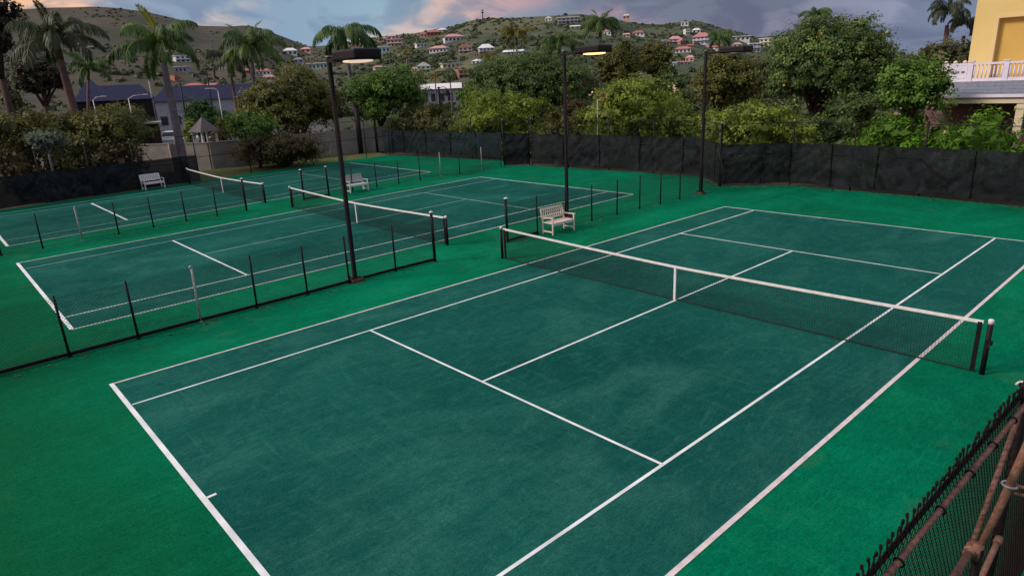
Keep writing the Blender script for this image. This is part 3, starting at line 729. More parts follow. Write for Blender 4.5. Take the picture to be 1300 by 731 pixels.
# ------------------------------------------------------------------ foliage
def leaf_arrays(pos, nrm, size, asp, rs, tint):
    n = len(pos)
    nrm = nrm/np.linalg.norm(nrm, axis=1, keepdims=True)
    a = rs.normal(size=(n, 3)); a -= nrm*(a*nrm).sum(1, keepdims=True); a /= np.linalg.norm(a, axis=1, keepdims=True)
    b = np.cross(nrm, a)
    s = size*(.45+1.2*rs.random((n, 1))**1.4)
    v = np.stack([pos-a*s*.5, pos+b*s*asp*.5+nrm*s*.08, pos+a*s*.5, pos-b*s*asp*.5+nrm*s*.08], 1)
    return v.reshape(-1, 3), np.repeat(tint, 4)
def leaf_object(name, V, T, m, parent, loc=None):
    n = len(V)//4
    me = bpy.data.meshes.new(name)
    me.vertices.add(len(V)); me.vertices.foreach_set('co', V.astype(np.float32).ravel())
    me.loops.add(len(V)); me.loops.foreach_set('vertex_index', np.arange(len(V), dtype=np.int32))
    me.polygons.add(n); me.polygons.foreach_set('loop_start', np.arange(0, len(V), 4, dtype=np.int32))
    try: me.polygons.foreach_set('loop_total', np.full(n, 4, dtype=np.int32))
    except Exception: pass
    at = me.attributes.new('tint', 'FLOAT', 'POINT'); at.data.foreach_set('value', np.clip(T, 0, 1).astype(np.float32))
    me.update(calc_edges=True); me.validate()
    o = bpy.data.objects.new(name, me); COL.objects.link(o); me.materials.append(m)
    if parent is not None: o.parent = parent
    if loc is not None: o.location = loc
    return o
def crown_arrays(cen, rad, seed, leaf=.32, asp=.55, nlobe=14, dens=1.0, flat=.6, spread=.42, core=True, low=False, dome=False):
    rs = np.random.RandomState(seed)
    cen = np.array(cen, float); rad = np.array(rad, float)
    lob = []
    for i in range(nlobe):
        d = rs.normal(size=3); d /= np.linalg.norm(d)
        if d[2] < -.55 and not low: d[2] *= -.5
        k = rs.uniform(.45, .80); r = rs.uniform(.30, .50)*(1.12-.35*k)
        if dome: k = rs.uniform(.60, .74); r = rs.uniform(.26, .36)
        lob.append((cen + d*rad*k, rad*r*np.array([1, 1, rs.uniform(.75, 1.0)]), rs.uniform(-.14, .14)))
    lob.append((cen, rad*(.86 if dome else .70), 0))
    Vs, Ts = [], []
    for (c, r, tn) in lob:
        area = 4*math.pi*((r[0]*r[1])**1.6/3+2*(r[0]*r[2])**1.6/3)**(1/1.6)
        ncl = max(6, int(area*.62*dens/(spread*spread*3.2)))
        d = rs.normal(size=(ncl, 3)); d /= np.linalg.norm(d, axis=1, keepdims=True)
        d[:, 2] = np.where(d[:, 2] < (-.9 if low else -.6), -d[:, 2], d[:, 2])
        cc = c + d*r*np.where(rs.random((ncl, 1)) < .13, rs.uniform(1.10, 1.32, (ncl, 1)), rs.uniform(.78, 1.10, (ncl, 1)))
        # drop clumps well inside other lobes
        keep = np.ones(ncl, bool)
        for (c2, r2, _) in lob:
            if c2 is c: continue
            keep &= (((cc-c2)/r2)**2).sum(1) > .55
        cc, dd = cc[keep], d[keep]
        if not len(cc): continue
        leaf_ = leaf*.68; per = max(8, int(26*(.32/leaf)))
        ct = rs.uniform(-.30, .30, len(cc)) + tn
        pos = np.repeat(cc, per, 0) + rs.normal(size=(len(cc)*per, 3))*spread*np.array([.55, .55, .38])
        nr = np.repeat(dd, per, 0)*(flat+.5) + np.array([0, 0, .45]) + rs.normal(size=(len(cc)*per, 3))*.45
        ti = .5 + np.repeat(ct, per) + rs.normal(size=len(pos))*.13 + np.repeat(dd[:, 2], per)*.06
        v, t_ = leaf_arrays(pos, nr, leaf_, asp, rs, ti); Vs.append(v); Ts.append(t_)
        if core:
            nc = max(30, int(area*5)); d = rs.normal(size=(nc, 3)); d /= np.linalg.norm(d, axis=1, keepdims=True)
            pos = c + d*r*rs.uniform(.40, .72, (nc, 1))
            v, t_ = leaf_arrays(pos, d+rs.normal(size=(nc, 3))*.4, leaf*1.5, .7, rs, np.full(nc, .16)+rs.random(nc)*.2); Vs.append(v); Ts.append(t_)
    return np.concatenate(Vs), np.concatenate(Ts), lob
LM = {
 'olive': leafmat('olive foliage', (0.0312, 0.0428, 0.0122), (0.2044, 0.1902, 0.0381)),
 'brown': leafmat('brownish olive foliage', (0.0317, 0.0283, 0.0131), (0.1680, 0.1238, 0.0428)),
 'dark': leafmat('dark green foliage', (0.0221, 0.0428, 0.0144), (0.1392, 0.2084, 0.0449)),
 'mid': leafmat('mid green foliage', (0.0278, 0.0597, 0.0104), (0.1689, 0.2981, 0.0381)),
 'deep': leafmat('deep green round bush foliage', (0.0133, 0.0333, 0.0100), (0.0749, 0.1581, 0.0333)),
 'lime': leafmat('yellow green foliage', (0.0450, 0.0817, 0.0116), (0.3442, 0.4086, 0.0509), .38),
 'bright': leafmat('bright green pinnate foliage', (0.0313, 0.0755, 0.0084), (0.2208, 0.4530, 0.0280), .4),
 'big': leafmat('big tree foliage', (0.0192, 0.0535, 0.0220), (0.1837, 0.2569, 0.0572)),
 'dusk': leafmat('backlit dusky foliage', (0.0141, 0.0169, 0.0112), (0.0733, 0.0563, 0.0310)),
 'greyolive': leafmat('grey olive foliage', (0.0499, 0.0582, 0.0267), (0.2080, 0.1997, 0.0915)),
 'palmnew': leafmat('bright new palm frond', (0.1170, 0.1380, 0.0132), (0.3900, 0.3864, 0.0330), .4),
 'palm': leafmat('palm frond green', (0.0229, 0.0596, 0.0173), (0.1616, 0.2484, 0.0518), .3),
 'palmdusk': leafmat('dusky palm frond', (0.0267, 0.0399, 0.0233), (0.1165, 0.1248, 0.0582), .3),
 'palmyel': leafmat('yellowing palm frond', (0.0768, 0.0768, 0.0185), (0.3072, 0.2611, 0.0538), .35),
 'pale': leafmat('pale grey green leaves', (0.0640, 0.0896, 0.0640), (0.2176, 0.2688, 0.1920), .3),
 'rust': leafmat('reddish shrub foliage', (0.0461, 0.0184, 0.0102), (0.2253, 0.0717, 0.0358), .3),
}
MT['flower'] = mat('pale flower petals', (.75, .60, .50), (.70, .35, .28), .7, 2)
MT['flowery'] = mat('yellow flower clusters', (.42, .33, .03), (.26, .24, .04), .7, 2)
def tree(name, label, cat, l, r, top, bot, d, m, seed, leaf=.32, nlobe=14, dens=1.0, group=None, base_z=-.3, trunk_px=None, tr=.16, limbs=5, asp=.55, spread=.42, depthk=.9, flowers=0, fm='flower', trunk_m='trunk', flat=.6, keep=False, dome=False):
    pc = (l+r)/2; pm = (top+bot)/2
    c = P(pc, pm, d); k = depth(c)/F
    rx = (r-l)/2*k; zt = P(pc, top, d)[2]; zb = max(P(pc, bot, d)[2], base_z+.15); rz = (zt-zb)/2
    c[2] = (zt+zb)/2
    bx = P(trunk_px, pm, d) if trunk_px is not None else c
    base = np.array([bx[0], bx[1], base_z])
    t = thing(name, label, cat, base, group=group)
    if cat == 'bush' and not keep: zb = base_z; rz = (zt-zb)/2; c[2] = (zt+zb)/2
    V, T, lob = crown_arrays(c-base, (rx, rx*depthk, rz), seed, leaf, asp, nlobe, dens, flat, spread, True, cat == 'bush', dome)
    mb = MB(); cl = c-base; rs = random.Random(seed)
    fork = np.array([cl[0]*.25, cl[1]*.25, max(.3, (zb-base_z)+.12*rz)])
    mb.tube([(0, 0, -.2), fork*.5+np.array([rs.uniform(-.1, .1), rs.uniform(-.1, .1), 0]), fork], [tr*1.25, tr, tr*.85], 9)
    for i in range(min(limbs, len(lob))):
        q = lob[i][0]
        mid = fork + (q-fork)*.5 + np.array([rs.uniform(-.3, .3), rs.uniform(-.3, .3), rs.uniform(0, .3)])*rz*.3
        mb.tube([fork-np.array([0, 0, .1]), mid, q], [tr*.7, tr*.45, tr*.18], 6)
    mb.build('trunk' if cat == 'tree' else 'stem', MT[trunk_m], t, True)
    if flowers:
        rs_ = np.random.RandomState(seed+5); n = flowers*7
        lb = [lob[i] for i in rs_.randint(0, nlobe, flowers)]
        dd = rs_.normal(size=(flowers, 3)); dd[:, 2] = np.abs(dd[:, 2]); dd /= np.linalg.norm(dd, axis=1, keepdims=True)
        tocam = (CAM-c); tocam[2] = 0; tocam /= np.linalg.norm(tocam); dd = dd + tocam*.5; dd /= np.linalg.norm(dd, axis=1, keepdims=True)
        pos = np.repeat(np.array([x[0] for x in lb]) + dd*np.array([x[1] for x in lb])*1.08, 7, 0) + rs_.normal(size=(n, 3))*.13
        v, t_ = leaf_arrays(pos, rs_.normal(size=(n, 3)), .16, .9, rs_, np.full(n, .5))
        nl = len(V)//4; V = np.concatenate([V, v]); T = np.concatenate([T, t_])
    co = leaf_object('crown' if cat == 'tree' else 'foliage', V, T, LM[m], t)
    if flowers:
        co.data.materials.append(MT[fm]); mi = np.zeros(len(co.data.polygons), dtype=np.int32); mi[nl:] = 1; co.data.polygons.foreach_set('material_index', mi)
    return t

GB = 'trees and bushes beyond the court fences'
# far left mass
tree('tree', 'dusky tall tree at the upper left edge against the orange sky', 'tree', -60, 30, -40, 110, 60, 'dusk', 11, .32, 16, .75, GB, tr=.25)
tree('tree', 'dark rounded tree behind the leftmost palm', 'tree', 14, 84, 62, 140, 82, 'dusk', 12, .36, 14, 1.0, GB, tr=.25)
tree('bush', 'pale feathery shrub low at the left edge under the dark trees', 'bush', -14, 30, 84, 135, 62, 'greyolive', 13, .32, 8, .8, GB)
tree('tree', 'spreading olive tree at the far left over the dark screen', 'tree', -45, 84, 130, 226, 53.5, 'olive', 14, .27, 18, 1.0, GB, tr=.14, limbs=9)
tree('tree', 'dense olive green tree left of the palm, right half of the left bank of foliage', 'tree', 62, 192, 128, 222, 54, 'olive', 15, .27, 20, 1.0, GB, tr=.14, limbs=9)
tree('tree', 'small sapling with pale grey leaves and a pale forked stem behind the left screen', 'tree', 38, 84, 162, 196, 49.8, 'pale', 16, .22, 7, .45, GB, trunk_px=57, tr=.075, limbs=5, trunk_m='palmtrunk', spread=.3)
tree('bush', 'low brownish bush behind the left end of the far left screen', 'bush', -30, 60, 175, 232, 51, 'brown', 17, .26, 12, .8, GB)
tree('bush', 'low brownish bush behind the middle of the far left screen', 'bush', 95, 180, 172, 222, 52, 'brown', 18, .26, 12, .8, GB)
tree('bush', 'olive bush between the leftmost palm trunk and the far left screen', 'bush', 38, 118, 168, 226, 52, 'olive', 50, .26, 14, .9, GB)
tree('bush', 'dark low hedge under the left long blue roof', 'bush', 95, 200, 136, 165, 92, 'dark', 51, .34, 16, .9, GB)
tree('bush', 'low dark hedge along the pale wall under the right long blue roof', 'bush', 186, 352, 137, 162, 116, 'deep', 52, .36, 22, .9, GB, depthk=.25)
tree('tree', 'olive tree behind the second light pole, right of the large dark dense tree', 'tree', 700, 772, 88, 150, 92, 'olive', 53, .32, 14, .9, GB, tr=.2)
tree('tree', 'grey olive tree between the third lamp and the big round tree', 'tree', 925, 1000, 68, 150, 84, 'greyolive', 54, .32, 16, .9, GB, tr=.2)
tree('tree', 'olive tree in the gap right of the white long roof hall', 'tree', 574, 622, 104, 158, 96, 'mid', 55, .32, 12, .9, GB, tr=.18)
# beyond the car park
tree('bush', 'large round clipped dark green bush above the little hut', 'bush', 224, 284, 124, 160, 100, 'deep', 19, .4, 12, 1.1, GB, spread=.5)
tree('bush', 'round clipped dark green bush behind the slim right palm trunk', 'bush', 290, 348, 120, 158, 104, 'deep', 20, .4, 12, 1.1, GB, spread=.5)
tree('bush', 'small yellow green bush just left of the hut roof', 'bush', 229, 252, 151, 170, 90, 'lime', 21, .3, 6, .8, GB)
tree('bush', 'olive hedge in front of the long dark blue roofs, left of the tall palm', 'bush', 118, 196, 121, 152, 96, 'olive', 22, .36, 12, .9, GB)
tree('bush', 'loose yellowish shrub right of the hut roof', 'bush', 268, 294, 143, 172, 86, 'olive', 23, .28, 7, .6, GB)
# centre left
tree('tree', 'broad olive topped tree left of the nearest light pole', 'tree', 300, 442, 84, 192, 68, 'olive', 24, .30, 30, 1.0, GB, tr=.2, limbs=8)
tree('tree', 'leafy tree with low branches hanging over the boundary wall', 'tree', 284, 362, 134, 200, 57, 'mid', 25, .28, 14, .8, GB, tr=.13, limbs=8)
tree('bush', 'dark brown hedge along the tall fence behind the far net', 'bush', 296, 425, 160, 208, 56.5, 'brown', 26, .26, 16, .9, GB)
tree('tree', 'green leafy tree just right of the nearest lamp head', 'tree', 430, 546, 84, 164, 69, 'mid', 27, .30, 20, 1.0, GB, trunk_px=478, tr=.16, limbs=8, flowers=4)
tree('bush', 'olive shrubs with pale flowers behind the bluish screen', 'bush', 486, 604, 128, 182, 66, 'olive', 28, .28, 16, .9, GB, flowers=5)
tree('bush', 'dark bush filling the gap under the green leafy tree', 'bush', 500, 560, 112, 160, 74, 'dark', 29, .30, 10, .9, GB)
# centre
tree('tree', 'large dark dense tree behind the second light pole', 'tree', 585, 762, 64, 160, 74, 'dark', 30, .30, 40, 1.0, GB, dome=True, tr=.3)
tree('bush', 'yellow green bush over the screen left of the second light pole', 'bush', 566, 716, 108, 180, 56, 'lime', 31, .28, 16, .8, GB)
tree('bush', 'large bright yellow green bush over the screen right of the second light pole', 'bush', 716, 900, 96, 188, 52, 'lime', 32, .27, 22, .85, GB, flowers=10)
tree('bush', 'olive shrub between the two yellow green bushes, right beside the light pole', 'bush', 665, 752, 138, 186, 50, 'olive', 33, .26, 12, .7, GB)
tree('bush', 'small brownish shrub above the fence right of the second light pole', 'bush', 712, 754, 126, 156, 58, 'brown', 34, .22, 9, .45, GB, keep=True)
tree('tree', 'olive brown rounded tree right of the glowing lamp', 'tree', 754, 828, 50, 124, 84, 'olive', 35, .34, 16, 1.0, GB, tr=.22)
tree('tree', 'taller olive tree touching the brown rounded tree on its right', 'tree', 806, 862, 42, 115, 88, 'olive', 36, .34, 14, 1.0, GB, tr=.22)
tree('bush', 'dark bush below the two olive trees', 'bush', 820, 884, 84, 130, 72, 'dark', 37, .32, 12, .9, GB)
tree('tree', 'olive tree straight behind the third light pole', 'tree', 864, 968, 64, 160, 64, 'olive', 38, .31, 22, 1.0, GB, tr=.2, limbs=8)
tree('bush', 'yellowish bush right of the third light pole, over the black screen', 'bush', 880, 1040, 128, 190, 47, 'lime', 39, .26, 20, .75, GB)
tree('bush', 'dark bush beside the trunk of the big round tree', 'bush', 1020, 1120, 118, 188, 52, 'dark', 40, .28, 14, .9, GB)
# right
tree('tree', 'very large round topped tree with yellow blossoms at the right', 'tree', 964, 1134, 17, 158, 58, 'big', 41, .28, 70, 1.0, GB, dome=True, trunk_px=1037, tr=.28, limbs=10, flowers=64, fm='flowery')
tree('tree', 'dense dark green tree beside the white balustrade', 'tree', 1116, 1200, 66, 160, 38.5, 'mid', 42, .25, 34, 1.1, GB, tr=.18, limbs=8)
tree('tree', 'grey olive tree under the fan palm behind the terrace', 'tree', 1166, 1236, 42, 100, 72, 'greyolive', 43, .33, 12, .8, GB, tr=.15)
tree('bush', 'bright green feathery shrub spreading in front of the terrace, left part', 'bush', 1080, 1212, 138, 206, 38.5, 'bright', 44, .30, 18, .8, GB, asp=.3, flat=.2, flowers=5)
tree('bush', 'bright green feathery shrub under the terrace gutter at the right edge', 'bush', 1180, 1330, 124, 206, 37.5, 'bright', 45, .30, 20, .8, GB, asp=.3, flat=.2, flowers=3)

# ------------------------------------------------------------------ palms
def palm(label, px, pyc, px_base, py_base, d, crown_px, m='palm', seed=1, n=16, tr=.28, base_z=-.3, tm='palmtrunk', fan=False, spear=True, wind=0., group='palms around the courts', droop=1.0, leaflets=52, upfrac=.6, name='palm_tree', shaft=True):
    c = P(px, pyc, d); k = depth(c)/F; Lf_ = crown_px/2*k*1.12
    if px_base is None: base = np.array([c[0], c[1], base_z])
    else:
        q = P(px_base, py_base, d); base = np.array([c[0]+(q[0]-c[0])*(c[2]-base_z)/max(c[2]-q[2], .5), c[1]+(q[1]-c[1])*(c[2]-base_z)/max(c[2]-q[2], .5), base_z])
    t = thing(name, label, 'palm', base, group=group)
    cl = c-base; rs = random.Random(seed)
    mb = MB(); pts = [cl*f + np.array([math.sin(f*3)*.12*(1-f), 0, 0]) for f in (0, .15, .35, .55, .75, .88)]
    mb.tube([pts[0]-np.array([0, 0, .2])]+pts[1:], [tr*1.2, tr*1.08, tr, tr*.9, tr*.78, tr*.72], 12); mb.build('trunk', MT[tm], t, True)
    if shaft:
        s = MB(); s.tube([cl*.88, cl*.94, cl*1.0, cl+np.array([0, 0, .35])], [tr*.78, tr*.85, tr*.62, tr*.2], 10); s.build('crownshaft', MT['shaft'], t, True)
    rsn = np.random.RandomState(seed)
    for i in range(n):
        a = 2*math.pi*(i*.618+rs.uniform(-.05, .05)); e = R_(rs.uniform(38, 74)) if i > n*(1-upfrac) else R_(rs.uniform(5, 38))
        sp_ = spear and i >= n-2
        if sp_: e = R_(80 if i == n-1 else 66)
        L_ = Lf_*rs.uniform(.88, 1.1)*(.72 if sp_ else 1)
        p = cl.copy(); nseg = 12; pts = [p]; drp = rs.uniform(.85, 1.15)*droop*(.42 if sp_ else 1)
        hd = np.array([math.cos(a), math.sin(a)])
        if wind:
            wv = np.array([RT[0], RT[1]]); hd = hd*(1-abs(wind)) + wv*wind*1.2; hd /= np.linalg.norm(hd)
        ee = e
        for s_ in range(nseg):
            p = p + np.array([hd[0]*math.cos(ee), hd[1]*math.cos(ee), math.sin(ee)])*L_/nseg
            pts.append(p); ee -= drp*R_(128)/nseg*(.5+1.0*s_/nseg)
        fv = []; ft = []
        pts = np.array(pts)
        ti0 = rs.uniform(.15, .6) + (.25 if sp_ else 0)
        for j in range(leaflets):
            f = .08 + .92*j/(leaflets-1); x = f*nseg; i0 = min(int(x), nseg-1); q = pts[i0] + (pts[i0+1]-pts[i0])*(x-i0)
            tg = pts[i0+1]-pts[i0]; tg /= np.linalg.norm(tg)
            side = np.cross(tg, [0, 0, 1.]); sn = np.linalg.norm(side); side = side/sn if sn > .05 else np.array([hd[1], -hd[0], 0])
            ll = L_*.27*math.sin(math.pi*(.12+.80*f))**.7
            for sg in (-1, 1):
                dr = side*sg*(.6 if sp_ else .72) + tg*(.85 if sp_ else .5) + np.array([0, 0, (0 if sp_ else -.45-.4*rs.random())]) + rsn.normal(size=3)*.10; dr /= np.linalg.norm(dr)
                w_ = np.cross(dr, tg); w_ /= max(np.linalg.norm(w_), 1e-3); wd = max(.06, L_*.027)
                mid = q + dr*ll*.45; tip = q + dr*ll*.85 + np.array([0, 0, 0 if sp_ else -ll*.40])
                pp = np.cross(w_, dr)*wd
                fv += [q, mid+pp*.5, tip, mid-pp*.5]; ft += [min(1, max(0, ti0+rsn.normal()*.1))]*4
        # rachis as thin tapered strip
        for s_ in range(nseg):
            wd = .045*(1-s_/nseg)+.012; tg = pts[s_+1]-pts[s_]; sd = np.cross(tg, [0, 0, 1.]); sd = sd/max(np.linalg.norm(sd), 1e-3)
            fv += [pts[s_]-sd*wd, pts[s_]+sd*wd, pts[s_+1]+sd*wd*.9, pts[s_+1]-sd*wd*.9]; ft += [.75]*4
        leaf_object('frond', np.array(fv), np.array(ft), LM['palmnew' if (spear and i == n-1 and seed == 3) else m], t)
    return t
palm('tall royal palm at the far left with a slanting trunk', 70, 52, 93, 137, 56, 122, 'palmdusk', 1, 17, .30, tm='palmred')
palm('short young palm between the leftmost palm and the blue roof', 112, 86, 112, 130, 72, 62, 'palm', 2, 13, .16, tm='palmred', spear=False)
palm('tall royal palm with a bright yellow new frond, trunk crossing the boundary wall', 203, 58, 232, 202, 54, 118, 'palm', 3, 17, .29)
palm('royal palm with pale grey trunk right of the round bushes', 318, 62, 326, 150, 76, 96, 'palm', 4, 16, .27)
palm('thin drooping palm left of the pale trunked royal palm', 290, 76, 303, 156, 86, 66, 'palmdusk', 5, 13, .2, tm='palmred', spear=False, droop=1.2)
palm('windblown palm right above the nearest lamp head', 437, 46, 444, 96, 72, 96, 'palm', 6, 13, .26, wind=.25, droop=1.25, spear=False)
palm('yellowish brown palm on the left of the group behind the glowing lamp', 655, 44, None, None, 92, 46, 'palmyel', 7, 12, .2, spear=False)
palm('dark green palm in the middle of the group behind the glowing lamp', 710, 56, None, None, 88, 62, 'palm', 8, 15, .24)
palm('tallest palm of the group, right above the glowing lamp', 762, 32, None, None, 90, 58, 'palm', 9, 15, .25)
palm('dark windblown palm head above the third lamp', 913, 48, None, None, 120, 36, 'palm', 10, 14, .25, wind=.15, spear=False)
palm('dark palm top showing over the big round tree', 1034, 18, None, None, 84, 46, 'palm', 11, 12, .25, wind=.3, spear=False)
palm('shaggy palm against the sky left of the yellow building', 1205, 14, None, None, 78, 58, 'palmdusk', 12, 20, .24, droop=1.25, leaflets=40, tm='palmred', shaft=False)
palm('drooping palm half hidden by the corner of the yellow building', 1226, 30, None, None, 80, 48, 'palmdusk', 13, 16, .22, droop=1.35, tm='palmred', shaft=False)
palm('small dark palm in front of the white long roof', 571, 97, 572, 112, 118, 24, 'palm', 14, 12, .14, spear=False, leaflets=20)
palm('small olive palm left of the dark one at the white long roof', 552, 97, 553, 112, 120, 20, 'palmyel', 15, 10, .14, spear=False, leaflets=20)
palm('slender yellow green palm on the slope below the hillside houses', 516, 66, 517, 92, 190, 24, 'palmyel', 16, 11, .2, spear=False, leaflets=18, base_z=.5)
palm('feathery far palm above the green leafy tree, left of the white long roof', 532, 93, 533, 110, 130, 22, 'palmyel', 17, 10, .15, spear=False, leaflets=18)
palm('palm against the hill behind the dark dense tree', 620, 72, None, None, 105, 30, 'palmyel', 18, 12, .16, spear=False, leaflets=22)

# ------------------------------------------------------------------ long blue roofed buildings
def long_building(pl, pr_, d, ztop, zeave, label, windows=7, wallm='wallgrey', dx=9, tower=False):
    a = P(pl, 115, d); b = P(pr_, 115, d); a[2] = b[2] = -.3
    Ln = np.linalg.norm(b-a); ang = math.atan2(b[1]-a[1], b[0]-a[0])
    t = thing('long_building', label, 'building', (a[0], a[1], -.3), ang)
    w_ = MB(); w_.box(0, Ln, 0, dx, 0, zeave+.3); w_.build('wall', MT[wallm], t)
    r = MB(); e = .5; zt, ze = ztop+.3, zeave+.3
    r.add([(-e, -e, ze+.01), (Ln+e, -e, ze+.01), (Ln+e, dx+e, ze+.01), (-e, dx+e, ze+.01), (dx*.2, dx/2, zt), (Ln-dx*.2, dx/2, zt)], [(0, 1, 5, 4), (1, 2, 5), (2, 3, 4, 5), (3, 0, 4), (3, 2, 1, 0)])
    r.build('roof', MT['bluemetal'], t)
    for k in range(windows):
        x = Ln*(k+.5)/windows
        q = MB(); q.box(x-.6, x+.6, -.03, .05, 1.0, 2.6); q.build('window', MT['glass'], t)
    return t
long_building(92, 193, 150, 8.4, 5.6, 'long building with dark blue roof behind the leftmost palms', 7, 'bronze')
long_building(193, 352, 142, 7.6, 5.0, 'long building with dark blue roof and pale wall behind the round bushes', 10)
long_building(103, 128, 165, 10.2, 7.6, 'small raised dark blue roof showing behind the left long roof', 3)
t0 = P(183, 150, 92)
t = thing('shelter', 'flat roofed brown shelter left of the tall palm trunk', 'shelter', (t0[0], t0[1], -.3), R_(75))
for k in range(4):
    for s in (0, 3): p = MB(); p.bar((k*.9-1.35, s, 0), (k*.9-1.35, s, 3.0), .16); p.build('post', MT['trunk'], t)
p = MB(); p.box(-1.75, 1.75, -.4, 3.4, 3.0, 3.18); p.build('roof', MT['galv'], t)
p = MB(); p.box(-1.4, 1.4, 3.05, 3.15, 0, 2.9); p.build('back_wall', MT['mauve'], t)

# ------------------------------------------------------------------ hillside houses
HM = {}
def hm(name, c):
    if name not in HM: HM[name] = mat(name, c, None, .8, .5)
    return HM[name]
WALLC = {'white': (0.713, 0.690, 0.713), 'pink': (0.632, 0.414, 0.391), 'lilac': (0.483, 0.448, 0.575), 'cream': (0.690, 0.598, 0.437), 'brick': (0.391, 0.161, 0.115), 'green': (0.483, 0.552, 0.460), 'grey': (0.322, 0.322, 0.368), 'teal': (0.414, 0.598, 0.621)}
ROOFC = {'red': (.40, .145, .115), 'red_': (0.391, 0.086, 0.063), 'pink': (0.598, 0.299, 0.287), 'white': (0.805, 0.782, 0.793), 'grey': (0.230, 0.230, 0.276), 'brown': (0.196, 0.103, 0.081), 'teal': (0.230, 0.414, 0.437), 'rose': (.46, .20, .20), 'blue': (0.069, 0.081, 0.149), 'cream': (0.632, 0.552, 0.414)}
def hit(px, py):
    a, te = azel(px, py)
    for r in np.linspace(R0+2, 1300, 800):
        rr = float(np.interp(a, R_AZ, R_R))
        if r > rr: break
        if hill_z(a, r) >= 5.5+te*r: return r
    return float(np.interp(a, R_AZ, R_R))*.985
HPOS = []
def house(px, py, wp, hp, wall, roof, style, st, label, yaw=None, seed=0):
    r = hit(px, py); a, te = azel(px, py); p = P(px, py, r); k = depth(p)/F
    W_, H_ = wp*k, hp*k; HPOS.append((a, r, W_*.6+2))
    rs = random.Random(int(px*31+py*7)); yw = rs.uniform(-.4, .4) if yaw is None else yaw
    t = thing('hillside_house', label, 'house', (p[0], p[1], p[2]-.2), -a + yw, 'houses scattered over the hillsides')
    x = W_/2*.92; dp = max(W_*.55, 4.5)
    if style == 'flat': hw = H_*.9
    else: hw = H_*.62
    w_ = MB(); w_.box(-x, x, 0, dp, -4, hw); w_.build('wall', hm('wall '+wall, WALLC[wall]), t)
    r_m = MB(); e = .06*W_; z1 = H_
    if style == 'hip': r_m.add([(-x-e, -e, hw), (x+e, -e, hw), (x+e, dp+e, hw), (-x-e, dp+e, hw), (-x*.45, dp/2, z1), (x*.45, dp/2, z1)], [(0, 1, 5, 4), (1, 2, 5), (2, 3, 4, 5), (3, 0, 4), (3, 2, 1, 0)])
    elif style == 'gable': r_m.add([(-x-e, -e, hw), (x+e, -e, hw), (x+e, dp+e, hw), (-x-e, dp+e, hw), (-x-e, dp/2, z1), (x+e, dp/2, z1)], [(0, 1, 5, 4), (1, 2, 5), (2, 3, 4, 5), (3, 0, 4), (3, 2, 1, 0)])
    elif style == 'front': r_m.add([(-x-e, -e, hw), (x+e, -e, hw), (x+e, dp+e, hw), (-x-e, dp+e, hw), (0, -e, z1), (0, dp+e, z1)], [(0, 1, 4), (1, 2, 5, 4), (2, 3, 5), (3, 0, 4, 5), (3, 2, 1, 0)])
    else: r_m.box(-x-e, x+e, -e, dp+e, hw, z1)
    r_m.build('roof', hm('roof '+roof, ROOFC[roof]), t)
    nw = max(2, min(5, int(wp/5)))
    for s in range(st):
        for i in range(nw):
            xw = -x + 2*x*(i+.5)/nw; ww = .22*2*x/nw*1.1; zz = hw*(s+.28)/st; z2 = hw*(s+.74)/st
            q = MB(); q.box(xw-ww, xw+ww, -.06, .05, zz, z2); q.build('window', MT['glass'], t)
    if st > 1:
        q = MB(); q.box(-x*.98, x*.98, -.9, -.07, hw*.48, hw*.52); q.build('balcony', hm('wall white', WALLC['white']), t)
    return t
